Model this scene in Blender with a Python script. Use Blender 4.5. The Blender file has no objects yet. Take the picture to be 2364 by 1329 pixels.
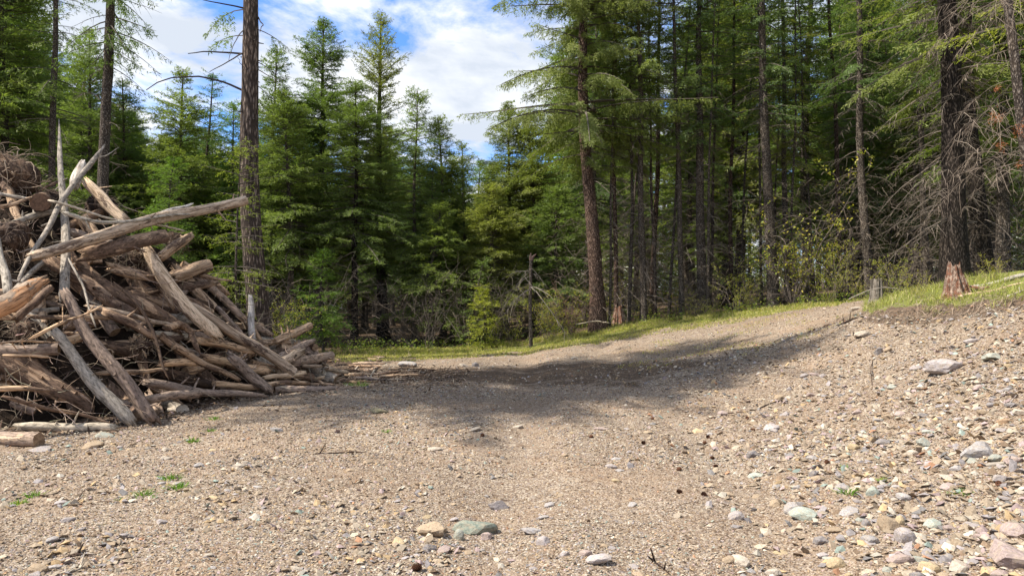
import bpy, math, random
import numpy as np
from mathutils import Vector, Matrix

R = math.radians
SC = bpy.context.scene
COL = SC.collection
rnd = random.Random(7)
rng = np.random.default_rng(7)

# ------------------------------------------------------------------ camera
F = 1720.0; CX = 1182.0; HY = 680.0; EYE = 1.5; PW = 2364.0
cam = bpy.data.cameras.new('camera')
cam.sensor_width = 36.0
cam.lens = 36.0 * F / PW
cam.shift_y = (HY - 664.5) / PW
cam.clip_start = 0.05; cam.clip_end = 3000
camo = bpy.data.objects.new('camera', cam); COL.objects.link(camo)
camo.location = (0, 0, EYE); camo.rotation_euler = (R(90), 0, 0)
SC.camera = camo

# ------------------------------------------------------------------ sky, sun, exposure
SUN_AZ = 108.0; SUN_EL = 52.0          # degrees left of straight ahead, above the horizon
world = bpy.data.worlds.new('World'); SC.world = world; world.use_nodes = True
wt = world.node_tree; wt.nodes.clear()
def wn(t, **k):
    n = wt.nodes.new(t)
    for a, b in k.items(): setattr(n, a, b)
    return n
wl = wt.links.new
out = wn('ShaderNodeOutputWorld'); bg = wn('ShaderNodeBackground'); bg.inputs['Strength'].default_value = 0.15
sky = wn('ShaderNodeTexSky', sky_type='NISHITA'); sky.sun_disc = False
sky.sun_elevation = R(SUN_EL); sky.sun_rotation = R(-SUN_AZ); sky.air_density = 1.0; sky.dust_density = 0.4; sky.ozone_density = 2.5
tc = wn('ShaderNodeTexCoord'); sep = wn('ShaderNodeSeparateXYZ'); wl(tc.outputs['Generated'], sep.inputs[0])
def wmath(op, a, b=None):
    n = wn('ShaderNodeMath', operation=op)
    for i, v in enumerate((a, b)):
        if v is None: continue
        if isinstance(v, (int, float)): n.inputs[i].default_value = v
        else: wl(v, n.inputs[i])
    return n.outputs[0]
zz = wmath('ADD', wmath('MAXIMUM', sep.outputs[2], 0.0), 0.22)
comb = wn('ShaderNodeCombineXYZ'); wl(wmath('DIVIDE', sep.outputs[0], zz), comb.inputs[0]); wl(wmath('DIVIDE', sep.outputs[1], zz), comb.inputs[1])
def wnoise(scale, detail, rough, off, vec=None):
    mp = wn('ShaderNodeMapping'); mp.inputs['Location'].default_value = off
    wl(vec or comb.outputs[0], mp.inputs[0])
    n = wn('ShaderNodeTexNoise'); n.inputs['Scale'].default_value = scale; n.inputs['Detail'].default_value = detail
    n.inputs['Roughness'].default_value = rough; n.inputs['Distortion'].default_value = 0.25
    wl(mp.outputs[0], n.inputs['Vector']); return n.outputs['Fac']
def wramp(fac, stops):
    n = wn('ShaderNodeValToRGB'); e = n.color_ramp.elements
    e[0].position, e[0].color = stops[0][0], stops[0][1]; e[1].position, e[1].color = stops[1][0], stops[1][1]
    for p, c in stops[2:]:
        q = e.new(p); q.color = c
    wl(fac, n.inputs[0]); return n.outputs[0]
cover = wramp(wnoise(1.9, 9, 0.62, (3.1, 7.7, 0)), [(0.405, (0, 0, 0, 1)), (0.52, (1, 1, 1, 1))])
shade = wramp(wnoise(2.6, 8, 0.55, (1.3, 4.4, 2)), [(0.40, (2.6, 2.85, 3.25, 1)), (0.60, (4.2, 4.25, 4.3, 1))])
skyt = wn('ShaderNodeMix', data_type='RGBA', blend_type='MULTIPLY'); skyt.inputs[0].default_value = 1
wl(sky.outputs[0], skyt.inputs[6]); skyt.inputs[7].default_value = (0.42, 0.62, 0.92, 1)
mx = wn('ShaderNodeMix', data_type='RGBA'); wl(cover, mx.inputs[0]); wl(skyt.outputs[2], mx.inputs[6]); wl(shade, mx.inputs[7])
wl(mx.outputs[2], bg.inputs[0]); wl(bg.outputs[0], out.inputs[0])

sl = bpy.data.lights.new('sun', 'SUN'); sl.energy = 4.6; sl.angle = R(0.53); sl.color = (1.0, 0.93, 0.81)
so = bpy.data.objects.new('sun', sl); COL.objects.link(so)
sd = Vector((-math.sin(R(SUN_AZ)) * math.cos(R(SUN_EL)), math.cos(R(SUN_AZ)) * math.cos(R(SUN_EL)), math.sin(R(SUN_EL))))
so.rotation_euler = sd.to_track_quat('Z', 'Y').to_euler()

vs = SC.view_settings
vs.view_transform = 'Standard'; vs.look = 'None'; vs.gamma = 1.0; vs.use_curve_mapping = False
vs.exposure = 0.95
cy = SC.cycles
cy.max_bounces = 6; cy.diffuse_bounces = 4; cy.transmission_bounces = 3; cy.transparent_max_bounces = 4
cy.use_denoising = True
cy.caustics_reflective = False; cy.caustics_refractive = False

# ------------------------------------------------------------------ helpers
def P(px, py, d): return np.array([(px - CX) / F * d, d, EYE - (py - HY) / F * d])

_h = np.random.default_rng(11).random((256, 256)).astype(np.float64)
def vnoise(x, y):
    x = np.asarray(x, float); y = np.asarray(y, float)
    xi = np.floor(x).astype(int); yi = np.floor(y).astype(int); fx = x - xi; fy = y - yi
    fx = fx * fx * (3 - 2 * fx); fy = fy * fy * (3 - 2 * fy)
    a = _h[xi & 255, yi & 255]; b = _h[(xi + 1) & 255, yi & 255]; c = _h[xi & 255, (yi + 1) & 255]; d = _h[(xi + 1) & 255, (yi + 1) & 255]
    return (a * (1 - fx) + b * fx) * (1 - fy) + (c * (1 - fx) + d * fx) * fy
def fbm(x, y, o=4):
    s = 0; a = 0.5; t = 0
    for i in range(o):
        s = s + a * vnoise(x * 2 ** i + 17.3 * i, y * 2 ** i + 5.1 * i); t += a; a *= 0.5
    return s / t - 0.5

def mesh(name, V, FL, mats, col=None, mi=None, smooth=False):
    """V (N,3); FL list of (M,k) index arrays; mi list with a material index per array; col (N,3) vertex colour"""
    me = bpy.data.meshes.new(name)
    V = np.asarray(V, np.float32)
    FL = [np.asarray(f, np.int32) for f in FL]
    me.vertices.add(len(V)); me.vertices.foreach_set('co', V.ravel())
    nl = sum(f.size for f in FL); npoly = sum(len(f) for f in FL)
    me.loops.add(nl); me.loops.foreach_set('vertex_index', np.concatenate([f.ravel() for f in FL]))
    tot = np.concatenate([np.full(len(f), f.shape[1], np.int32) for f in FL])
    st = np.concatenate([[0], np.cumsum(tot)[:-1]]).astype(np.int32)
    me.polygons.add(npoly); me.polygons.foreach_set('loop_start', st)
    if mi is not None: me.polygons.foreach_set('material_index', np.concatenate([np.full(len(f), m, np.int32) for f, m in zip(FL, mi)]))
    me.polygons.foreach_set('use_smooth', np.full(npoly, smooth, bool))
    for m in (mats if isinstance(mats, (list, tuple)) else [mats]): me.materials.append(m)
    if col is not None:
        at = me.color_attributes.new('Col', 'FLOAT_COLOR', 'POINT')
        c = np.ones((len(V), 4), np.float32); c[:, :3] = col
        at.data.foreach_set('color', c.ravel())
    me.update(calc_edges=True); me.validate()
    return me
def obj(name, me, parent=None, loc=None):
    o = bpy.data.objects.new(name, me); COL.objects.link(o)
    if parent is not None: o.parent = parent
    if loc is not None: o.location = Vector([float(q) for q in loc])
    return o
def tag(o, label=None, cat=None, group=None, kind=None):
    if label: o['label'] = label
    if cat: o['category'] = cat
    if group: o['group'] = group
    if kind: o['kind'] = kind
    return o
def thing(name, label, cat, loc=(0, 0, 0), group=None):
    o = obj(name, None, None, loc); return tag(o, label, cat, group)
def copy_tree(root):
    c = root.copy(); COL.objects.link(c)
    for k in ('group', 'label'):
        if k in c: del c[k]
    for ch in list(root.children):
        d = ch.copy(); COL.objects.link(d); d.parent = c
    return c

def unit(v): return v / np.maximum(np.linalg.norm(v, axis=-1, keepdims=True), 1e-9)
def tubes(Pt, Rd, S=3):
    """Pt (N,K,3) poly lines, Rd (N,K) radii -> verts, quads"""
    N, K, _ = Pt.shape
    T = unit(np.gradient(Pt, axis=1))
    ref = np.zeros_like(T); ref[..., 2] = 1
    m = np.abs(T[..., 2]) > 0.9; ref[m] = (1, 0, 0)
    A = unit(np.cross(T, ref)); B = np.cross(T, A)
    ang = np.arange(S) * 2 * math.pi / S
    V = Pt[:, :, None, :] + Rd[:, :, None, None] * (np.cos(ang)[None, None, :, None] * A[:, :, None, :] + np.sin(ang)[None, None, :, None] * B[:, :, None, :])
    V = V.reshape(-1, 3)
    n = np.arange(N)[:, None, None] * K * S; k = np.arange(K - 1)[None, :, None] * S; s = np.arange(S)[None, None, :]; s2 = (s + 1) % S
    a = n + k + s; b = n + k + s2; c = n + k + S + s2; d = n + k + S + s
    Q = np.stack([a, b, c, d], -1).reshape(-1, 4)
    return V, Q
def elems(pos, dr, side, ln, wd):
    """thin rhombic leaves, 4 verts each"""
    ln = np.broadcast_to(ln, len(pos))[:, None]; wd = np.broadcast_to(wd, len(pos))[:, None]
    m = pos + dr * ln * 0.42
    V = np.stack([pos, m + side * wd * 0.5, pos + dr * ln, m - side * wd * 0.5], 1).reshape(-1, 3)
    return V, np.arange(len(V)).reshape(-1, 4)
class Acc:
    def __init__(s): s.V = []; s.Q = []; s.C = []; s.M = []; s.n = 0
    def add(s, V, Q, c=(1, 1, 1), m=0):
        s.V.append(V); s.Q.append(Q + s.n); s.n += len(V); s.M.append(m)
        c = np.asarray(c, float); s.C.append(np.broadcast_to(c, (len(V), 3)) if c.ndim < 2 else c)
    def mesh(s, name, mats, smooth=False):
        return mesh(name, np.concatenate(s.V), s.Q, mats, np.concatenate(s.C), s.M, smooth)

# ------------------------------------------------------------------ materials
def nmat(name):
    m = bpy.data.materials.new(name); m.use_nodes = True; t = m.node_tree; t.nodes.clear()
    return m, t
def N(t, ty, ins=None, **k):
    n = t.nodes.new(ty)
    for a, b in k.items(): setattr(n, a, b)
    for a, b in (ins or {}).items():
        if isinstance(b, bpy.types.NodeSocket): t.links.new(b, n.inputs[a])
        else: n.inputs[a].default_value = b
    return n
def ramp(t, fac, stops):
    n = N(t, 'ShaderNodeValToRGB', {0: fac}); e = n.color_ramp.elements
    for i, (p, c) in enumerate(stops):
        q = e[i] if i < 2 else e.new(p)
        q.position = p; q.color = tuple(c) + (1,) if len(c) == 3 else c
    return n.outputs[0]
def mixc(t, fac, a, b, bt='MIX'):
    n = N(t, 'ShaderNodeMix', data_type='RGBA', blend_type=bt)
    for i, v in ((0, fac), (6, a), (7, b)):
        if isinstance(v, bpy.types.NodeSocket): t.links.new(v, n.inputs[i])
        else: n.inputs[i].default_value = v if i == 0 else tuple(v) + (1,)
    return n.outputs[2]
def noise(t, vec, scale, detail=4, rough=0.55, dist=0.0):
    return N(t, 'ShaderNodeTexNoise', {'Vector': vec, 'Scale': scale, 'Detail': detail, 'Roughness': rough, 'Distortion': dist}).outputs['Fac']
def bump(t, h, st, dist, nrm=None):
    n = N(t, 'ShaderNodeBump', {'Height': h, 'Strength': st, 'Distance': dist})
    if nrm: t.links.new(nrm, n.inputs['Normal'])
    return n.outputs[0]
def finish(t, col, nrm=None, rough=0.9, spec=0.2):
    b = N(t, 'ShaderNodeBsdfPrincipled', {'Roughness': rough, 'Specular IOR Level': spec})
    if isinstance(col, bpy.types.NodeSocket): t.links.new(col, b.inputs['Base Color'])
    else: b.inputs['Base Color'].default_value = tuple(col) + (1,)
    if nrm: t.links.new(nrm, b.inputs['Normal'])
    o = N(t, 'ShaderNodeOutputMaterial', {0: b.outputs[0]})

def mat_leaf(name, tint=(1, 1, 1), trans=0.45):
    m, t = nmat(name)
    a = N(t, 'ShaderNodeAttribute', attribute_name='Col').outputs['Color']
    oi = N(t, 'ShaderNodeObjectInfo').outputs['Random']
    v = ramp(t, oi, [(0, (0.82, 0.88, 0.80)), (0.5, (1, 1, 1)), (1, (1.2, 1.12, 0.9))])
    c = mixc(t, 1.0, mixc(t, 1.0, a, v, 'MULTIPLY'), tint, 'MULTIPLY')
    d = N(t, 'ShaderNodeBsdfDiffuse', {'Color': c}); tr = N(t, 'ShaderNodeBsdfTranslucent', {'Color': mixc(t, 1.0, c, (1.15, 1.25, 0.6), 'MULTIPLY')})
    mx = N(t, 'ShaderNodeMixShader', {0: trans, 1: d.outputs[0], 2: tr.outputs[0]})
    gl = N(t, 'ShaderNodeBsdfGlossy', {'Color': (1, 1, 1, 1), 'Roughness': 0.45})
    mg = N(t, 'ShaderNodeMixShader', {0: 0.012, 1: mx.outputs[0], 2: gl.outputs[0]})
    N(t, 'ShaderNodeOutputMaterial', {0: mg.outputs[0]}); return m
def mat_attr(name, rough=0.9, bumpy=0.0, sc=40):
    m, t = nmat(name)
    a = N(t, 'ShaderNodeAttribute', attribute_name='Col').outputs['Color']
    oc = N(t, 'ShaderNodeTexCoord').outputs['Object']
    n = noise(t, oc, sc, 3)
    c = mixc(t, 1.0, a, ramp(t, n, [(0.3, (0.72, 0.72, 0.72)), (0.7, (1.2, 1.2, 1.2))]), 'MULTIPLY')
    finish(t, c, bump(t, n, 0.6, bumpy) if bumpy else None, rough); return m
def mat_bark(name, dark, mid, light, zs=0.22, sc=16, patch=None):
    """furrowed bark of a standing trunk"""
    m, t = nmat(name)
    oc = N(t, 'ShaderNodeTexCoord').outputs['Object']
    mp = N(t, 'ShaderNodeMapping', {'Vector': oc, 'Scale': (1, 1, zs)}).outputs[0]
    n0 = noise(t, mp, sc * 0.8, 5, 0.65, 0.6)
    vo = N(t, 'ShaderNodeTexVoronoi', {'Vector': mp, 'Scale': sc * 1.5, 'Randomness': 1.0}, feature='F1').outputs['Distance']
    h = N(t, 'ShaderNodeMath', {0: n0, 1: vo}, operation='SUBTRACT').outputs[0]
    c = ramp(t, h, [(-0.0, dark), (0.22, mid), (0.48, light)])
    n2 = noise(t, oc, 60, 4, 0.7)
    c = mixc(t, 1.0, c, ramp(t, n2, [(0.3, (0.55, 0.55, 0.55)), (0.7, (1.45, 1.42, 1.4))]), 'MULTIPLY')
    n3 = noise(t, oc, 2.2, 3)
    if patch: c = mixc(t, ramp(t, noise(t, oc, 9, 5, 0.7), [(0.55, (0, 0, 0)), (0.66, (0.75, 0.75, 0.75))]), c, patch)
    c = mixc(t, 1.0, c, ramp(t, n3, [(0.35, (0.8, 0.8, 0.82)), (0.65, (1.15, 1.1, 1.05))]), 'MULTIPLY')
    finish(t, c, bump(t, h, 1.0, 0.012, bump(t, n2, 0.5, 0.004)), 0.95, 0.1); return m
def mat_wood(name, bare, bark, amount, grain=1.0, patchsc=3.0):
    """dead log: debarked weathered wood under flaking bark; amount = share of bark left"""
    m, t = nmat(name)
    oc = N(t, 'ShaderNodeTexCoord').outputs['Object']
    oi = N(t, 'ShaderNodeObjectInfo').outputs['Random']
    cmb = N(t, 'ShaderNodeCombineXYZ', {0: oi, 1: oi, 2: oi}).outputs[0]
    ofs = N(t, 'ShaderNodeVectorMath', {0: cmb, 1: (13, 17, 19)}, operation='MULTIPLY').outputs[0]
    oc = N(t, 'ShaderNodeVectorMath', {0: oc, 1: ofs}, operation='ADD').outputs[0]
    mp = N(t, 'ShaderNodeMapping', {'Vector': oc, 'Scale': (1, 1, 0.06)}).outputs[0]
    mp2 = N(t, 'ShaderNodeMapping', {'Vector': oc, 'Scale': (1, 1, 0.35)}).outputs[0]
    g = noise(t, mp, 90 * grain, 5, 0.7, 0.3)
    g2 = noise(t, mp, 26, 3, 0.6, 0.2)
    cb = ramp(t, g, [(0.36, [q * 0.25 for q in bare]), (0.46, bare), (0.72, [min(1, q * 1.35) for q in bare])])
    cb = mixc(t, 1.0, cb, ramp(t, g2, [(0.36, (0.55, 0.5, 0.46)), (0.52, (1, 1, 1)), (0.7, (1.15, 1.15, 1.15))]), 'MULTIPLY')
    bn = noise(t, mp2, 34, 5, 0.7, 0.5)
    ck = ramp(t, bn, [(0.34, [q * 0.3 for q in bark]), (0.47, bark), (0.64, [q * 1.7 for q in bark]), (0.72, [q * 2.3 for q in bark])])
    pn = noise(t, N(t, 'ShaderNodeMapping', {'Vector': oc, 'Scale': (1, 1, 0.3)}).outputs[0], patchsc * 2.2, 6, 0.72)
    lo = 0.68 - 0.38 * amount
    mask = ramp(t, pn, [(lo, (0, 0, 0)), (lo + 0.035, (1, 1, 1))])
    c = mixc(t, mask, cb, ck)
    v = ramp(t, oi, [(0, (0.74, 0.72, 0.72)), (0.5, (1, 1, 1)), (1, (1.22, 1.16, 1.06))])
    c = mixc(t, 1.0, c, v, 'MULTIPLY')
    nb = bump(t, g, 0.6, 0.003 * grain)
    nb = bump(t, mask, 0.9, 0.006, nb)
    nb = bump(t, bn, 0.6, 0.006, nb)
    finish(t, c, nb, 0.88, 0.15); return m
def mat_cut(name, light, dark):
    m, t = nmat(name)
    oc = N(t, 'ShaderNodeTexCoord').outputs['Object']
    ln = N(t, 'ShaderNodeVectorMath', {0: N(t, 'ShaderNodeMapping', {'Vector': oc, 'Scale': (1, 1, 0)}).outputs[0]}, operation='LENGTH').outputs['Value']
    nz = noise(t, oc, 14, 3)
    s = N(t, 'ShaderNodeMath', {0: N(t, 'ShaderNodeMath', {0: nz, 1: 0.02}, operation='MULTIPLY').outputs[0], 1: ln}, operation='ADD').outputs[0]
    w = N(t, 'ShaderNodeMath', {0: N(t, 'ShaderNodeMath', {0: s, 1: 420.0}, operation='MULTIPLY').outputs[0]}, operation='SINE').outputs[0]
    w = N(t, 'ShaderNodeMapRange', {0: w, 1: -1.0, 2: 1.0}).outputs[0]
    c = mixc(t, w, light, [q * 0.72 for q in light])
    c = mixc(t, ramp(t, noise(t, oc, 22, 5, 0.7), [(0.42, (0, 0, 0)), (0.6, (0.8, 0.8, 0.8))]), c, dark)
    finish(t, c, bump(t, noise(t, oc, 120, 3), 0.5, 0.004), 0.9, 0.1); return m

M_LEAF = mat_leaf('conifer_needles'); M_LEAF_DRY = mat_leaf('dry_needles', (1, 1, 1), 0.25)
M_BROAD = mat_leaf('shrub_leaves', (1, 1, 1), 0.5)
M_GRASS = mat_leaf('grass_blades', (1, 1, 1), 0.45)
M_TWIG = mat_attr('dead_twigs', 0.9)
M_BARK = mat_bark('fir_bark', (0.05, 0.040, 0.035), (0.155, 0.125, 0.107), (0.31, 0.26, 0.225))
M_BARKG = mat_bark('grey_fir_bark', (0.055, 0.046, 0.039), (0.16, 0.14, 0.12), (0.29, 0.265, 0.23), 0.4, 34)
M_BARKR = mat_bark('ruddy_fir_bark', (0.045, 0.031, 0.025), (0.165, 0.115, 0.092), (0.33, 0.25, 0.21), 0.2, 38)
M_BARKD = mat_bark('dark_fir_bark_shaded', (0.018, 0.015, 0.013), (0.055, 0.046, 0.040), (0.115, 0.098, 0.084), 0.25, 30)  # dark bark, colour lowered further to stand in for shade on trunks
W = {  # weathered wood
    'pale': mat_wood('pale_debarked_wood', (0.55, 0.43, 0.315), (0.15, 0.105, 0.078), 0.3),
    'tan': mat_wood('tan_debarked_wood', (0.47, 0.335, 0.225), (0.13, 0.088, 0.064), 0.42),
    'brown': mat_wood('brown_weathered_wood', (0.36, 0.25, 0.17), (0.12, 0.08, 0.058), 0.55),
    'bark': mat_wood('log_bark', (0.46, 0.34, 0.25), (0.23, 0.175, 0.14), 0.82),
    'grey': mat_wood('grey_lichen_bark', (0.48, 0.42, 0.35), (0.30, 0.265, 0.22), 0.88),
    'silver': mat_wood('silver_weathered_wood', (0.50, 0.46, 0.42), (0.14, 0.12, 0.10), 0.12),
    'orange': mat_wood('orange_split_wood', (0.44, 0.25, 0.14), (0.22, 0.17, 0.13), 0.5, 0.7),
    'shade_grey': mat_wood('shaded_grey_wood', (0.17, 0.155, 0.14), (0.09, 0.08, 0.07), 0.4),  # grey stump wood, colour dimmed for the shade it stands in
    'red': mat_wood('red_rotten_wood', (0.22, 0.11, 0.072), (0.27, 0.20, 0.155), 0.5, 1.2, 9.0),
    'dark': mat_wood('dark_wood', (0.11, 0.075, 0.055), (0.05, 0.035, 0.028), 0.6),  # dark brown wood under still darker bark
}
M_CUT = mat_cut('sawn_log_end', (0.36, 0.25, 0.16), (0.13, 0.08, 0.05))
M_CUTD = mat_cut('dark_sawn_log_end', (0.20, 0.125, 0.085), (0.08, 0.05, 0.035))

# ------------------------------------------------------------------ ground height
ctrl = []
def cp(px, py, d): q = P(px, py, d); ctrl.append(q)
for x, y, z in [(0, 4, 0), (-2.7, 4, 0), (1.2, 4, 0), (-5, 7.3, 0), (-2.5, 7.5, 0), (0, 8, 0), (1.6, 7.5, 0), (0, 11.7, 0), (-3, 11, 0), (-5, 10, 0), (-8, 8, 0),
                (-3, 15, 0), (0, 17, 0.0), (-7, 17, 0), (-10, 14, 0), (-14, 20, 0.1), (-3, 0, 0), (3, 0, 0.15), (6, 0, 1.2), (0, -4, 0), (-10, 0, 0), (0, -15, 0), (-20, 5, 0),
                (-20, 40, -0.5), (0, 45, 0), (25, 40, 2.2), (-40, 0, 0), (40, 0, 4), (40, 30, 3.4), (12, 4, 2.3), (9, 9, 2.15), (14, 10, 2.6), (8, 3.5, 1.6), (-60, 60, -1), (60, 60, 4), (0, 80, 0.5), (0, -60, 0)]:
    ctrl.append(np.array([x, y, z]))
for a in [(2364, 1329, 3.55), (2364, 1150, 4.55), (850, 812, 20.5), (1100, 803, 22), (1200, 790, 23), (1400, 744, 24), (1600, 727, 24), (1800, 712, 23), (1940, 700, 21.5),
          (1700, 800, 14.5), (1500, 850, 13), (1400, 800, 18), (2000, 820, 10.6), (2200, 700, 11.5), (2364, 655, 12), (2364, 800, 7.6), (2364, 1000, 5.5), (2000, 1000, 7.2), (1750, 900, 10.2), (2100, 712, 12),
          (2000, 716, 12.6), (1900, 765, 13.5), (1940, 728, 15), (2240, 640, 13.2), (2150, 900, 7.9), (2200, 1200, 4.7), (1850, 1200, 4.85), (1950, 700, 17), (2100, 690, 17), (2300, 690, 17)]:
    cp(*a)
ctrl = np.array(ctrl)
def _tps(r2): return np.where(r2 > 0, 0.5 * r2 * np.log(np.maximum(r2, 1e-9)), 0)
_n = len(ctrl)
_D = ((ctrl[:, None, :2] - ctrl[None, :, :2]) ** 2).sum(-1)
_A = np.zeros((_n + 3, _n + 3)); _A[:_n, :_n] = _tps(_D) + np.eye(_n) * 0.6
_A[:_n, _n] = 1; _A[:_n, _n + 1:] = ctrl[:, :2]; _A[_n, :_n] = 1; _A[_n + 1:, :_n] = ctrl[:, :2].T
_w = np.linalg.solve(_A, np.concatenate([ctrl[:, 2], [0, 0, 0]]))
def smooth01(t): t = np.clip(t, 0, 1); return t * t * (3 - 2 * t)
def base_h(x, y):
    x = np.asarray(x, float); y = np.asarray(y, float); sh = x.shape; x = x.ravel(); y = y.ravel()
    xc = np.clip(x, -75, 75); yc = np.clip(y, -70, 95); o = np.empty(len(x))
    for i in range(0, len(x), 20000):
        s = slice(i, i + 20000)
        r2 = (xc[s, None] - ctrl[None, :, 0]) ** 2 + (yc[s, None] - ctrl[None, :, 1]) ** 2
        o[s] = _tps(r2) @ _w[:_n] + _w[_n] + _w[_n + 1] * xc[s] + _w[_n + 2] * yc[s]
    return o.reshape(sh)
# the cut bank under the grassy mound: a short steep scarp along a curved line
def bank(x, y):
    ex = np.array([5.7, 6.0, 6.3, 6.7, 7.2, 8.0, 11.0]); ey = np.array([13.4, 12.5, 11.6, 10.8, 10.1, 9.4, 8.5])
    yl = np.interp(x, ex, ey) + 0.5 * fbm(x * 1.3 + 3, y * 0.6, 3)
    on = smooth01((x / np.maximum(y, 1) - 0.45) / 0.055) * smooth01((x - 5.2) / 0.6)
    s = (y - yl)
    return on * (0.10 * smooth01((s + 0.2) / 0.4) - 0.07 * smooth01((s + 1.0) / 0.9) * (1 - smooth01((s - 0.4) / 2.5)) - 0.06 * smooth01((s - .4) / 2.5)), s, on
def gh(x, y):
    x = np.asarray(x, float); y = np.asarray(y, float)
    h = base_h(x, y)
    near = 1 / (1 + (np.hypot(x, y) / 26) ** 4)
    bk = bank(x, y); h = h + bk[0] + bk[2] * np.exp(-(bk[1] / 0.55) ** 2) * (0.14 * fbm(x * 5, y * 5, 4) + 0.07 * fbm(x * 14, y * 14, 2))
    h = h + near * (0.10 * fbm(x * 0.55, y * 0.55, 3) + 0.035 * fbm(x * 2.6 + 9, y * 2.6, 3))
    rough = smooth01((x - 2.0) / 3) * near
    h = h + rough * 0.13 * fbm(x * 3.3 + 4, y * 3.3 + 8, 4)
    # faint wheel ruts
    for off in (-0.55, 1.25):
        c = off + 0.05 * y + 0.25 * np.sin(y * 0.18)
        h = h - 0.05 * np.exp(-((x - c) / 0.30) ** 2) * near + 0.02 * np.exp(-((x - c - 0.5) / 0.2) ** 2) * near
    return h
def ghs(x, y): return float(gh(np.array([x]), np.array([y]))[0])
def edge_y(x):       # where the gravel ends and the forest floor begins
    return np.interp(x, [-30, -12, -6, -3.8, 0, 1.5, 3.5, 6, 8.5, 11, 16, 30], [17.5, 17.5, 18.3, 19.6, 21.6, 21.6, 21.8, 21.0, 19.6, 17.0, 14, 10])

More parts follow.
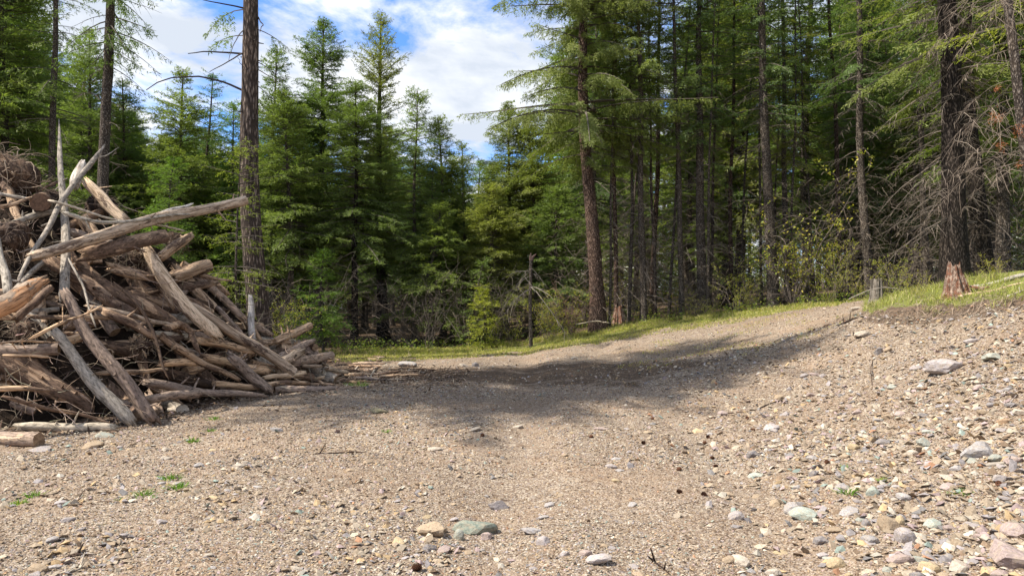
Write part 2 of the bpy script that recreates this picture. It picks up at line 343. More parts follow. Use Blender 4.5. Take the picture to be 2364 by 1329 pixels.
# ------------------------------------------------------------------ ground mesh
def make_ground():
    n = 620
    u = np.linspace(-1, 1, n)
    k = 6.0
    gx = 420 * np.sinh(k * u) / np.sinh(k) + 0.8
    gy = 420 * np.sinh(k * u) / np.sinh(k) + 6.5
    X, Y = np.meshgrid(gx, gy)
    Z = gh(X, Y)
    near = 1 / (1 + (np.hypot(X, Y - 4) / 14) ** 4)
    Z = Z + near * 0.018 * fbm(X * 9, Y * 9, 3)
    V = np.stack([X, Y, Z], -1).reshape(-1, 3)
    i = np.arange(n * n).reshape(n, n)
    Q = np.stack([i[:-1, :-1], i[:-1, 1:], i[1:, 1:], i[1:, :-1]], -1).reshape(-1, 4)
    x = V[:, 0]; y = V[:, 1]
    # r: forest litter, g: grass, b: bare dark soil
    w1 = 0.9 * fbm(x * 0.9, y * 0.9, 4)
    forest = smooth01((y + w1 - edge_y(x) + 0.2) / 0.8)
    b, s, on = bank(x, y)
    mound = on * smooth01((s + 0.05) / 0.3) * (y < edge_y(x) + 1) * 0.8
    strip = smooth01((y + 2.5 * w1 - edge_y(x) + 2.2) / 1.6) * (1 - forest) * smooth01((x + 4.8) / 1.5)
    grass = np.clip(strip + mound, 0, 1)
    soil = on * np.exp(-((s + 0.5) / 0.75) ** 2)
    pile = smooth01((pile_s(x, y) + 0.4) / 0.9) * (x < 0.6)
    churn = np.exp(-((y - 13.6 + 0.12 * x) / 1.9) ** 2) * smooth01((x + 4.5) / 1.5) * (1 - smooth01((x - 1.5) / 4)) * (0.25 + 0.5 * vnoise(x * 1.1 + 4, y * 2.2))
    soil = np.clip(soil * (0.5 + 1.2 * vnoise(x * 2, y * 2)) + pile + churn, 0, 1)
    C = np.stack([forest, grass, soil], -1)
    m, t = nmat('gravel_and_forest_floor')
    oc = N(t, 'ShaderNodeTexCoord').outputs['Object']
    at = N(t, 'ShaderNodeSeparateColor', {0: N(t, 'ShaderNodeAttribute', attribute_name='Col').outputs['Color']})
    v1 = N(t, 'ShaderNodeTexVoronoi', {'Vector': oc, 'Scale': 70.0}); v2 = N(t, 'ShaderNodeTexVoronoi', {'Vector': oc, 'Scale': 26.0})
    pal = [(0.0, (0.11, 0.08, 0.062)), (0.25, (0.27, 0.20, 0.148)), (0.45, (0.46, 0.39, 0.31)), (0.6, (0.30, 0.265, 0.25)), (0.75, (0.38, 0.29, 0.20)), (0.9, (0.56, 0.50, 0.42))]
    s1 = N(t, 'ShaderNodeSeparateColor', {0: v1.outputs['Color']}).outputs[0]; s2 = N(t, 'ShaderNodeSeparateColor', {0: v2.outputs['Color']}).outputs[0]
    c1 = ramp(t, s1, pal); c2 = ramp(t, s2, pal)
    gb = mixc(t, ramp(t, noise(t, oc, 5, 5, 0.6), [(0.5, (0, 0, 0)), (0.62, (1, 1, 1))]), c1, c2)
    gb = mixc(t, 1.0, gb, ramp(t, v1.outputs['Distance'], [(0.2, (1.08, 1.08, 1.08)), (0.7, (0.55, 0.5, 0.46))]), 'MULTIPLY')  # pebble rims darkened in colour for the shadows between stones
    gb = mixc(t, ramp(t, noise(t, oc, 0.9, 6, 0.65), [(0.46, (0, 0, 0)), (0.68, (0.5, 0.5, 0.5))]), gb, (0.29, 0.20, 0.135))
    gb = mixc(t, 1.0, gb, ramp(t, noise(t, oc, 0.5, 3), [(0.3, (0.86, 0.86, 0.86)), (0.7, (1.1, 1.1, 1.1))]), 'MULTIPLY')
    lit = ramp(t, noise(t, oc, 30, 6, 0.8), [(0.32, (0.03, 0.022, 0.016)), (0.5, (0.09, 0.062, 0.042)), (0.68, (0.22, 0.155, 0.10))])
    gr = ramp(t, noise(t, oc, 18, 6, 0.75), [(0.3, (0.11, 0.085, 0.04)), (0.5, (0.15, 0.17, 0.045)), (0.7, (0.30, 0.30, 0.10))])
    so_ = ramp(t, noise(t, oc, 16, 6, 0.75), [(0.3, (0.05, 0.037, 0.028)), (0.52, (0.13, 0.095, 0.07)), (0.7, (0.29, 0.19, 0.125))])
    brk = noise(t, oc, 4.5, 6, 0.75)
    def msk(ch, k=0.55):
        a = N(t, 'ShaderNodeMath', {0: N(t, 'ShaderNodeMath', {0: brk, 1: k}, operation='SUBTRACT').outputs[0], 1: ch}, operation='ADD').outputs[0]
        a = N(t, 'ShaderNodeMath', {0: a, 1: ch}, operation='ADD').outputs[0]
        return ramp(t, a, [(0.45, (0, 0, 0)), (0.62, (1, 1, 1))])
    c = mixc(t, msk(at.outputs[1]), gb, gr)
    c = mixc(t, msk(at.outputs[2]), c, so_)
    c = mixc(t, msk(at.outputs[0]), c, lit)
    h1 = N(t, 'ShaderNodeMath', {0: v1.outputs['Distance'], 1: -1.0}, operation='MULTIPLY').outputs[0]
    c = mixc(t, 1.0, c, (0.90, 0.89, 0.875), 'MULTIPLY')
    nb = bump(t, h1, 0.9, 0.008)
    nb = bump(t, noise(t, oc, 22, 5, 0.7), 0.6, 0.014, nb)
    finish(t, c, nb, 0.95, 0.12)
    me = mesh('ground', V, [Q], m, C, smooth=True)
    tag(obj('ground', me), kind='structure')

# ------------------------------------------------------------------ log pile shape
_bx = [-1400, -200, 0, 300, 620, 790, 850]; _by = [1060, 1020, 1008, 972, 905, 880, 835]
_ox = [-1400, -200, -80, 0, 60, 110, 200, 290, 400, 480, 560, 640, 720, 780, 850]
_oy = [1080, 1000, 352, 355, 400, 455, 460, 500, 560, 620, 700, 765, 790, 850, 870]
def pile_base(px): return 1.5 * F / (np.interp(px, _bx, _by) - HY)
def pile_s(x, y):
    px = CX + F * x / np.maximum(y, 0.5)
    return np.where(px < 850, np.maximum(y, 0.5) - pile_base(px), -9)
SL = 0.72
def pile_d(px, py):                # depth of the pile's face behind an image point
    b = pile_base(px); by = np.interp(px, _bx, _by)
    return b / (1 - SL * np.clip(by - py, -20, 900) / F)
make_ground()

# ------------------------------------------------------------------ conifers
GREEN = {'fir': ((0.10, 0.15, 0.042), (0.32, 0.39, 0.12)), 'deep': ((0.07, 0.115, 0.042), (0.24, 0.32, 0.11)), 'olive': ((0.125, 0.155, 0.042), (0.36, 0.395, 0.125)),
         'young': ((0.10, 0.18, 0.035), (0.30, 0.41, 0.085)), 'blue': ((0.06, 0.12, 0.05), (0.18, 0.28, 0.12)), 'yellow': ((0.18, 0.22, 0.04), (0.44, 0.46, 0.10)), 'rust': ((0.30, 0.10, 0.04), (0.45, 0.20, 0.08))}
def trunk_mesh(name, path, rad, mat, S=12, lump=0.12, seed=0):
    path = np.asarray(path, float); rad = np.asarray(rad, float)
    V, Q = tubes(path[None], rad[None], S)
    K = len(path)
    v = V.reshape(K, S, 3); c = path[:, None, :]
    zi = np.arange(K)[:, None]; si = np.arange(S)[None, :]
    ln = np.concatenate([[0], np.cumsum(np.linalg.norm(np.diff(path, axis=0), axis=1))])[:, None]
    a = si * 2 * math.pi / S
    f = 1 + lump * 2 * fbm(np.cos(a) * 1.6 + seed + ln * 0.0, np.sin(a) * 1.6 + ln * 1.7 + seed, 3)
    v = c + (v - c) * f[..., None]
    V = np.concatenate([v.reshape(-1, 3), path[-1:]]); n = K * S
    s = np.arange(S)
    cap = np.stack([(K - 1) * S + s, (K - 1) * S + (s + 1) % S, np.full(S, n)], -1)
    return mesh(name, V, [Q, cap], mat, smooth=True)
def resample(pts, K, wob=0, r=None):
    pts = np.asarray(pts, float)
    l = np.concatenate([[0], np.cumsum(np.linalg.norm(np.diff(pts, axis=0), axis=1))]); t = np.linspace(0, l[-1], K)
    o = np.stack([np.interp(t, l, pts[:, i]) for i in range(pts.shape[1])], -1)
    ker = max(1, K // 10)
    if ker > 1 and len(pts) > 2:
        p = np.pad(o, ((ker, ker), (0, 0)), 'reflect', reflect_type='odd')
        o = np.stack([np.convolve(p[:, i], np.ones(2 * ker + 1) / (2 * ker + 1), 'valid') for i in range(o.shape[1])], -1)
    if wob and r is not None:
        ph = r.random(4) * 6.28; tt = np.linspace(0, 1, K)
        o[:, 0] += wob * (np.sin(tt * 7 + ph[0]) + 0.5 * np.sin(tt * 17 + ph[1])) * np.sin(tt * 3.14)
        o[:, 1] += wob * (np.sin(tt * 6 + ph[2]) + 0.5 * np.sin(tt * 15 + ph[3])) * np.sin(tt * 3.14)
    return o

def foliage(acc, r, org, az, L, el, droop, tip, green, *, tw_gap=0.085, tw_len=0.36, sp=0.023, elen=0.09, ewid=0.0185, hang=0.10, t0=0.15, rb=0.012, leafm=1, barkc=(1, 1, 1), spread=0.85, curl=0.0):
    """branches with side twigs and needle sprays, all at once"""
    n = len(L); K = 7
    t = np.linspace(0, 1, K)
    hd = np.stack([np.cos(az), np.sin(az), 0 * az], -1)
    sd_ = np.stack([-np.sin(az), np.cos(az), 0 * az], -1)
    bend = r.normal(0, 0.12 + curl, n)
    def curve(i, tt):
        rr = (L[i] * tt * np.cos(el[i]))[:, None]; z = L[i] * (np.sin(el[i]) * tt - droop[i] * tt ** 2 + tip[i] * tt ** 3)
        q = org[i] + hd[i] * rr + sd_[i] * (bend[i] * L[i] * tt ** 2)[:, None]; q[:, 2] += z; return q
    idx = np.repeat(np.arange(n), K); PP = curve(idx, np.tile(t, n)).reshape(n, K, 3)
    RR = (L[:, None] * rb + 0.004) * (1 - 0.85 * t[None])
    V, Q = tubes(PP, RR, 3); acc.add(V, Q, barkc, 0)
    if elen <= 0: return PP
    nt = np.maximum(7, (L * (1 - t0) / tw_gap * 2).astype(int))
    bi = np.repeat(np.arange(n), nt); m = len(bi)
    tt = t0 + (1 - t0) * r.random(m) ** 0.9
    p = curve(bi, tt); p2 = curve(bi, np.minimum(tt + 0.03, 1.04)); T = unit(p2 - p)
    S_ = unit(np.cross(T, np.array([0, 0, 1.0]))) * np.where(r.random(m) < 0.5, -1, 1)[:, None]
    D = T * (1 - spread * 0.45) + S_ * spread * (0.5 + 0.6 * r.random(m))[:, None] + r.normal(0, 0.16, (m, 3)); D[:, 2] -= hang * (0.4 + 1.2 * r.random(m)); D = unit(D)
    tl = (0.09 + tw_len * (L[bi] * (1.02 - tt)) ** 0.8) * (0.5 + 0.7 * r.random(m)); tl = np.minimum(tl, 0.55)
    ne = np.maximum(3, (tl / sp).astype(int)); ei = np.repeat(np.arange(m), ne); k = len(ei)
    q = r.random(k)
    Nn = unit(np.cross(D, S_) + r.normal(0, 0.25, (m, 3)))
    base = p[ei] + D[ei] * (tl[ei] * q)[:, None]; base[:, 2] -= 0.18 * tl[ei] * q ** 2
    pr = unit(np.cross(D, Nn))[ei] * np.where(r.random(k) < 0.5, -1, 1)[:, None]
    E = unit(D[ei] * 0.75 + pr * 0.75 + Nn[ei] * r.normal(0.1, 0.3, k)[:, None] + r.normal(0, 0.12, (k, 3)))
    W_ = unit(np.cross(E, Nn[ei] + r.normal(0, 0.35, (k, 3))))
    V, Q = elems(base, E, W_, elen * (0.55 + 0.8 * r.random(k)), ewid * (0.7 + 0.6 * r.random(k)))
    c0, c1 = (np.array(c) for c in green)
    br = r.random(n)[bi][ei]
    mixf = np.clip(0.15 + 0.35 * r.random(k) + 0.35 * br - 0.1, 0, 1) ** 1.2
    c = c0 * (1 - mixf)[:, None] + c1 * mixf[:, None]
    acc.add(V, Q, np.repeat(c, 4, 0), leafm)
    return PP

def dead_branches(acc, r, org, az, L, el, droop, col=(0.16, 0.135, 0.115), rb=0.008, twigs=9, tl=0.4, hang=0.5, K=7, r0=0.003):
    n = len(L); t = np.linspace(0, 1, K)
    hd = np.stack([np.cos(az), np.sin(az), 0 * az], -1); sd_ = np.stack([-np.sin(az), np.cos(az), 0 * az], -1)
    bend = r.normal(0, 0.15, n)
    PP = org[:, None] + hd[:, None] * (L[:, None] * t * np.cos(el)[:, None])[..., None] + sd_[:, None] * (bend[:, None] * L[:, None] * t ** 2)[..., None]
    PP[..., 2] += L[:, None] * (np.sin(el)[:, None] * t - droop[:, None] * t ** 2)
    PP += np.cumsum(r.normal(0, 0.012, PP.shape), 1) * L[:, None, None]
    RR = (L[:, None] * rb + r0) * (1 - 0.8 * t)
    cc = np.asarray(col) * (0.6 + 0.8 * r.random(n))[:, None]
    V, Q = tubes(PP, RR, 3); acc.add(V, Q, np.repeat(cc, K * 3, 0), 0)
    if twigs:
        m = n * twigs; bi = np.repeat(np.arange(n), twigs); tt = 0.15 + 0.83 * r.random(m)
        f = tt * (K - 1); i0 = np.minimum(f.astype(int), K - 2); fr = (f - i0)[:, None]
        p = PP[bi, i0] * (1 - fr) + PP[bi, i0 + 1] * fr; T = unit(PP[bi, i0 + 1] - PP[bi, i0])
        S_ = unit(np.cross(T, np.array([0, 0, 1.0]))) * np.where(r.random(m) < 0.5, -1, 1)[:, None]
        D = T * 0.5 + S_ * 0.6 + r.normal(0, 0.25, (m, 3)); D[:, 2] -= hang * r.random(m); D = unit(D)
        ll = tl * L[bi] * (0.25 + 0.9 * r.random(m)) * (1.1 - tt * 0.7)
        s = np.linspace(0, 1, 5)
        C = p[:, None] + D[:, None] * (ll[:, None] * s)[..., None]; C[..., 2] -= (ll[:, None] * s ** 2) * (hang * 0.5 * r.random(m))[:, None]
        C += np.cumsum(r.normal(0, 0.02, C.shape), 1) * ll[:, None, None]
        V, Q = tubes(C, (r0 * 0.9 + 0.002) * (1 - 0.6 * s)[None] * (0.7 + 0.6 * r.random(m))[:, None], 3)
        acc.add(V, Q, np.repeat(cc[bi], 15, 0), 0)
    return PP

def conifer_meshes(seed, H, cb, Rm, nb, tr, green='fir', shape=0.6, dead=(0.4, 0), lean=0.15, bark=None, droop=0.28, e_lo=-0.12, e_hi=0.6, gapp=0.08, path=None, cup=1.0, dens=1.0, dL=1.0, dtw=9, dcol=(0.17, 0.14, 0.115), **kw):
    """returns (trunk mesh, crown mesh, dead-branch mesh); dead=(from height, count)"""
    r = np.random.default_rng(seed)
    if cb < 2 and H > 7.5:
        cb = 1.9 + 0.9 * r.random(); dead = (0.25, max(dead[1], 38)); dcol = (0.10, 0.082, 0.07)
    if path is None:
        path = [[0, 0, -0.5], [0, 0, 0], [lean * r.normal(), lean * r.normal(), H * 0.5], [lean * r.normal(), lean * r.normal(), H]]
    path = resample(path, 44, 0.012 * H * 0.25, r)
    zt = np.clip(path[:, 2] / H, 0, 1)
    rad = tr * (1 - 0.93 * zt ** 1.05) * (1 + 0.55 * np.exp(-np.maximum(path[:, 2], 0) / (tr * 2.2))) + 0.006
    tm = trunk_mesh('trunk', path, rad, bark or M_BARKG, 12 if tr > 0.12 else 8, 0.13, seed)
    ax = lambda z: np.stack([np.interp(z, path[:, 2], path[:, 0]), np.interp(z, path[:, 2], path[:, 1]), z], -1)
    acc = Acc()
    rel = np.sort(r.random(nb)) ** 0.88
    nb = int(nb * 1.25); rel = np.sort(r.random(nb)) ** 0.8; Rm = Rm * (1.04 if path[:, 2].max() < 14.5 else 1.0)
    z = cb + (H - cb - 0.05) * rel
    L = Rm * (1 - rel) ** shape * (0.62 + 0.55 * r.random(nb)) * np.minimum(1, 0.55 + rel * 5) + 0.14
    L *= np.where(r.random(nb) < gapp, 0.35, 1)
    L *= 1 + 0.25 * np.sin(rel * 23 + seed)
    az = np.arange(nb) * 2.399 + r.normal(0, 0.35, nb)
    el = e_lo + (e_hi - e_lo) * rel ** 1.3 * cup + r.normal(0, 0.08, nb)
    foliage(acc, r, ax(z), az, L, el, droop * (0.6 + 0.8 * r.random(nb)) * (1 - 0.6 * rel), droop * 0.5 * r.random(nb), GREEN[green], tw_gap=0.07 / dens, barkc=(0.10, 0.085, 0.07), **kw)
    # leader shoot
    top = ax(np.array([H]))
    foliage(acc, r, np.repeat(ax(np.array([H - 0.35])), 5, 0), r.random(5) * 6.28, np.full(5, 0.22), np.full(5, 1.1), np.zeros(5), np.zeros(5), GREEN[green], barkc=(0.1, 0.085, 0.07))
    cm = acc.mesh('crown', [M_TWIG, M_LEAF])
    dm = None
    if dead[1]:
        a2 = Acc(); nd = dead[1]
        zd = dead[0] + (cb + (H - cb) * 0.25 - dead[0]) * r.random(nd)
        dead_branches(a2, r, ax(zd), r.random(nd) * 6.28, dL * (0.35 + 0.9 * r.random(nd)) * min(1.2, Rm), r.normal(0.0, 0.25, nd), 0.25 + 0.3 * r.random(nd), twigs=dtw, col=dcol)
        dm = a2.mesh('dead_branches', [M_TWIG])
    return tm, cm, dm
def make_tree(name, label, meshes, loc, group=None, cat='tree', rz=0.0, s=1.0):
    t = thing(name, label, cat, loc, group); t.rotation_euler = (0, 0, rz); t.scale = (s, s, s)
    obj('trunk', meshes[0], t); obj('crown', meshes[1], t)
    if meshes[2]: obj('dead_branches', meshes[2], t)
    return t
def gp(px, d): x = (px - CX) / F * d; return (x, d, ghs(x, d) - 0.03)
def Hof(topy, loc): return EYE + (HY - topy) / F * loc[1] - loc[2]
def wpath(pts, d, loc, extra=None):
    """image points of a trunk at distance d -> local path, with a foot sunk in the soil"""
    o = []
    for x, y in pts: q = P(x, y, d) - np.array(loc); q[1] = 0.0; o.append(q)
    foot = o[0].copy(); foot[2] = min(-0.5, foot[2] - 0.5)
    o = [foot] + o
    if extra: o += [np.array(e) for e in extra]
    return o

def single(name, label, px, d, top=None, H=None, seed=1, **kw):
    loc = gp(px, d)
    if H is None: H = Hof(top, loc)
    pts = kw.pop('pts', None)
    if pts: kw['path'] = wpath(pts, d, loc, [[(pts[-1][0] - px) / F * d + kw.pop('topdx', 0), 0, H]])
    return make_tree(name, label, conifer_meshes(seed, H, **kw), loc)

# --- left: tall bare-stemmed trees behind the pile
single('tall_fir', 'slender grey fir trunk with sparse drooping boughs, leftmost bare stem behind the log pile', 118, 20.5, H=17, seed=21, cb=4.0, Rm=1.5, nb=75, tr=0.115,
       green='fir', pts=[(122, 800), (117, 330), (119, 180), (123, 0)], dead=(1.5, 26), shape=0.55, droop=0.5, hang=0.5, dens=0.62, e_lo=-0.1, gapp=0.2, dL=0.9)
single('tall_fir', 'dark leaning fir trunk with short drooping sprays, second bare stem from the left', 238, 17.8, H=18, seed=22, cb=6.4, Rm=1.25, nb=110, tr=0.155,
       green='fir', pts=[(232, 810), (237, 420), (247, 230), (262, 0)], dead=(2.2, 24), shape=0.5, droop=0.5, hang=0.7, dens=0.7, e_lo=-0.25, gapp=0.25, dL=1.0, topdx=0.4)
# the thick trunk
loc = gp(606, 17.0)
Ht = 19.0
pth = wpath([(612, 812), (603, 752), (590, 650), (574, 520), (571, 400), (577, 250), (581, 120), (578, 0)], 17.0, loc, [[-0.25, 0, 13], [-0.3, 0, Ht]])
r = np.random.default_rng(3)
t = thing('big_fir', 'thickest brown fir trunk rising right behind the end of the log pile', 'tree', loc)
pp = resample(pth, 60); zt = pp[:, 2]
rr_ = np.interp(zt, [-0.6, 0.0, 0.35, 0.9, 3, 8, 19], [0.42, 0.34, 0.285, 0.25, 0.222, 0.165, 0.02])
obj('trunk', trunk_mesh('trunk', pp, rr_, M_BARK, 20, 0.09, 3), t)
acc = Acc(); nb = 70
ax = lambda z: np.stack([np.interp(z, pp[:, 2], pp[:, 0]), np.interp(z, pp[:, 2], pp[:, 1]), z], -1)
z = np.sort(10.5 + (Ht - 10.8) * r.random(nb)); rel = (z - 10.5) / (Ht - 10.5)
foliage(acc, r, ax(z), r.random(nb) * 6.28, (1.9 * (1 - rel) ** 0.6 + 0.3) * (0.6 + 0.5 * r.random(nb)), -0.1 + rel * 0.6, 0.4 * np.ones(nb), 0.1 * np.ones(nb), GREEN['fir'], hang=0.6, tw_gap=0.10, barkc=(0.1, .085, .07))
# the few live boughs in the picture, left and right of the stem
zz_ = np.array([7.4, 8.0, 6.9, 7.6, 6.4]); az_ = np.array([3.25, 2.9, 0.1, -0.3, 0.35]); LL = np.array([1.0, 1.35, 0.9, 1.0, 0.75])
foliage(acc, r, ax(zz_), az_, LL, np.array([0.2, 0.25, -0.35, -0.2, -0.5]), np.array([0.5, 0.55, 0.3, 0.4, 0.3]), np.zeros(5), GREEN['fir'], hang=0.9, t0=0.35, tw_gap=0.06, barkc=(0.1, .085, .07))
obj('crown', acc.mesh('crown', [M_TWIG, M_LEAF]), t)
acc = Acc()
for pts, rad in (([(568, 212), (520, 190), (460, 176), (400, 180), (365, 190), (338, 208)], 0.028), ([(570, 125), (520, 121), (470, 120), (434, 124)], 0.026),
                 ([(572, 118), (545, 132), (515, 148), (484, 166)], 0.02), ([(574, 60), (548, 85), (535, 110), (528, 142)], 0.014), ([(570, 164), (556, 145), (548, 132)], 0.01),
                 ([(574, 22), (530, 12), (490, 4), (450, -4)], 0.022), ([(596, 40), (606, 60), (600, 75)], 0.018), ([(594, 160), (640, 185), (670, 178)], 0.012)):
    q = np.array([P(x, y, 17.0 - 0.25 * k) - np.array(loc) for k, (x, y) in enumerate(pts)]); q = resample(q, 14, 0.02, r)
    V, Q = tubes(q[None], (rad * np.linspace(1, 0.35, 14))[None], 5); lb = Acc(); lb.add(V, Q, (0.075, 0.062, 0.055)); obj('dead_branch', lb.mesh('dead_branch', [M_TWIG]), t)
for k in range(26):
    zk = 0.8 + 8 * r.random(); a = r.random() * 6.28; p0 = ax(np.array([zk]))[0]; d_ = np.array([math.cos(a), math.sin(a), -0.1]); ro = np.interp(zk, [0, 3, 8, 19], [0.28, .222, .165, .02]) - 0.02
    q = np.array([p0 + d_ * ro, p0 + d_ * (ro + 0.04 + 0.10 * r.random())]); V, Q = tubes(q[None], np.array([[0.018, 0.009]]), 5); acc.add(V, Q, (0.06, 0.05, 0.045))
sb_ = obj('branch_stubs', acc.mesh('branch_stubs', [M_TWIG]), t); sb_['kind'] = 'stuff'

# --- trees against the sky, left to right
single('dense_fir', 'dense fir filling the upper left corner of the view', 5, 21, top=-330, seed=31, cb=0.8, Rm=2.3, nb=260, tr=0.15, green='fir', dens=0.8)
single('fir_tree', 'fir standing just left of the leaning dark trunk, its top against cloud', 203, 25, top=70, seed=32, cb=0.8, Rm=1.75, nb=210, tr=0.13, green='fir')
single('fir_tree', 'lower fir with rounded top right of the leaning dark trunk', 290, 26, top=185, seed=33, cb=0.6, Rm=1.7, nb=190, tr=0.13, green='deep')
single('fir_tree', 'broad fir with forked ragged top beneath the arching dead branch', 415, 25, top=158, seed=34, cb=0.6, Rm=2.3, nb=210, tr=0.14, green='fir', shape=0.7)
single('pine_tree', 'open crowned pine poking up left of the thick trunk', 478, 27, top=165, seed=35, cb=2.5, Rm=1.5, nb=95, tr=0.12, green='blue', shape=0.5, dens=0.8, tw_len=0.25)
single('fir_tree', 'low bright fir close beside the left edge of the thick trunk', 538, 26, top=235, seed=36, cb=0.5, Rm=1.4, nb=160, tr=0.10, green='young')
single('fir_tree', 'fir half hidden behind the right edge of the thick trunk', 630, 24, top=105, seed=37, cb=0.5, Rm=1.6, nb=190, tr=0.11, green='fir', shape=0.75)
single('spire_fir', 'tall dense green fir with a pointed spire left of the open pine', 737, 25, top=45, seed=38, cb=1.6, Rm=2.15, nb=340, tr=0.17, green='fir', shape=0.62, dead=(0.3, 14))
single('fir_tree', 'fir crowding the left side of the pointed spire fir', 668, 22.5, top=215, seed=39, cb=0.8, Rm=1.8, nb=210, tr=0.11, green='fir')
single('pine_tree', 'tall open pine with tufted clumps of needles and thick dark stem at centre left', 886, 26, top=38, seed=40, cb=2.6, Rm=1.55, nb=170, tr=0.19, green='olive', shape=0.38, dens=0.9, tw_len=0.25, e_lo=0.1, e_hi=0.9, droop=0.05, bark=M_BARKD, dead=(0.8, 60), elen=0.10, dcol=(0.06, 0.05, 0.045))
single('fir_tree', 'dark fir crowding the left side of the open pine', 818, 23.5, top=195, seed=41, cb=1.9, Rm=1.9, nb=210, tr=0.12, green='deep', dead=(0.3, 16), bark=M_BARKD)
single('slim_fir', 'slim fir with thin stem right of the open pine', 955, 25, top=205, seed=42, cb=2.2, Rm=1.3, nb=130, tr=0.09, green='fir', shape=0.5, dead=(0.5, 20))
single('fir_tree', 'narrow pointed fir left of the V shaped gap in the trees', 1022, 26, top=275, seed=43, cb=0.8, Rm=1.35, nb=190, tr=0.11, green='fir')
single('fir_tree', 'small rounded fir just inside the left of the gap of sky', 1062, 28, top=325, seed=44, cb=0.6, Rm=1.4, nb=170, tr=0.11, green='olive')
single('far_fir', 'distant little fir at the bottom of the gap of sky', 1103, 36, top=372, seed=45, cb=0.6, Rm=1.3, nb=140, tr=0.1, green='young')
single('fir_tree', 'narrow fir at the right edge of the gap of sky', 1166, 27, top=238, seed=46, cb=0.7, Rm=1.5, nb=200, tr=0.12, green='olive')
single('fir_tree', 'fir just below the drooping boughs of the big reddish trunk', 1235, 27, top=262, seed=47, cb=0.7, Rm=1.7, nb=200, tr=0.12, green='olive')
single('fir_tree', 'fir with low boughs behind the broken snag', 1285, 25, top=430, seed=48, cb=0.8, Rm=1.8, nb=190, tr=0.12, green='fir')
single('fir_tree', 'light green fir left of the broken snag', 1130, 24.5, top=430, seed=49, cb=1.2, Rm=1.7, nb=190, tr=0.12, green='olive')
# small trees in front
single('young_fir', 'small bright green fir standing right behind the log pile', 392, 17.5, top=355, seed=51, cb=0.9, Rm=0.85, nb=170, tr=0.05, green='young', tw_len=0.3, elen=0.055, ewid=0.013, sp=0.02)
single('young_fir', 'small layered fir with drooping tips at the dark forest edge', 748, 19.3, top=572, seed=52, cb=0.45, Rm=0.8, nb=75, tr=0.035, green='young', hang=0.2, tw_len=0.34, elen=0.055, ewid=0.014, sp=0.016, shape=0.75, dens=1.3)
single('sapling', 'thin pale sapling with airy yellow green sprays left of the thick trunk', 548, 16.4, top=330, seed=53, cb=1.2, Rm=0.85, nb=60, tr=0.035, green='yellow', shape=0.25, dens=0.7, hang=0.3, elen=0.05, ewid=0.011, sp=0.02, tw_len=0.3)
single('young_fir', 'little green fir sapling at the right end of the dark trunks', 1105, 22.5, top=590, seed=54, cb=0.15, Rm=0.5, nb=60, tr=0.03, green='fir', elen=0.06, ewid=0.014)
single('young_fir', 'tiny yellow green fir beside the grass edge near the centre', 1112, 21.9, top=655, seed=55, cb=0.1, Rm=0.42, nb=60, tr=0.02, green='yellow')
single('young_fir', 'bushy green fir low between the open pine and the gap', 1000, 23.5, top=470, seed=56, cb=0.9, Rm=1.35, nb=160, tr=0.07, green='fir', dead=(0.2, 10))

# --- the big reddish trunk right of centre
single('big_fir', 'tall fir with ruddy sunlit trunk and wide drooping olive boughs right of the gap', 1380, 22.0, H=18.5, seed=61, cb=4.9, Rm=2.85, nb=260, tr=0.215, green='olive', 
       pts=[(1384, 760), (1378, 690), (1366, 500), (1355, 330), (1350, 200), (1345, 0)], dead=(0.4, 60), shape=0.32, droop=0.42, hang=0.85, e_lo=0.0, e_hi=0.5, bark=M_BARKR, dens=1.35, tw_len=0.27, topdx=-0.2, dL=0.55, gapp=0.15, elen=0.10)

# --- named stems on the right, from left to right
stems = [
    (1425, 23.5, 0.075, 'fir', 'thin grey stem just right of the big reddish trunk', [(1424, 740), (1420, 500), (1421, 200), (1418, 0)]),
    (1452, 22.6, 0.055, 'fir', 'very thin pale stem rising beside the red stump', [(1450, 735), (1458, 560), (1461, 300), (1460, 0)]),
    (1488, 22.3, 0.105, 'fir', 'straight lichen grey stem, right hand neighbour of the thin pale one', [(1489, 735), (1480, 550), (1475, 300), (1472, 0)]),
    (1503, 24.5, 0.09, 'olive', 'dark crooked stem close behind the lichen grey one', [(1502, 735), (1512, 600), (1520, 400), (1518, 0)]),
    (1574, 22.5, 0.085, 'fir', 'slim stem with bare lower twigs midway along the right forest edge', [(1577, 725), (1568, 560), (1562, 330), (1556, 0)]),
    (1620, 22.6, 0.150, 'deep', 'stout dark brown trunk standing straight at the right forest edge', [(1620, 722), (1616, 520), (1617, 300), (1618, 0)]),
    (1690, 25.0, 0.08, 'fir', 'thin stem in the shade right of the stout dark trunk', [(1690, 712), (1684, 500), (1690, 200), (1700, 0)]),
    (1786, 21.8, 0.165, 'deep', 'thick trunk bending gently to the left as it rises, behind the yellow shrubs', [(1790, 705), (1782, 580), (1768, 420), (1760, 250), (1754, 0)]),
    (1815, 24.0, 0.10, 'fir', 'straight dark stem just right of the bending trunk', [(1818, 705), (1814, 480), (1810, 200), (1806, 0)]),
    (1935, 24.0, 0.09, 'deep', 'slim dark stem between the yellow shrubs and the grey stump', [(1940, 700), (1934, 480), (1925, 200), (1915, 0)]),
    (2003, 20.5, 0.12, 'deep', 'dark trunk leaning slightly, standing behind the grey stump', [(2012, 690), (1998, 560), (1990, 380), (1975, 0)]),
    (2080, 21.5, 0.09, 'fir', 'thin dark stem midway between the two stumps on the right', [(2140, 690), (2136, 500), (2130, 200), (2120, 0)]),
]
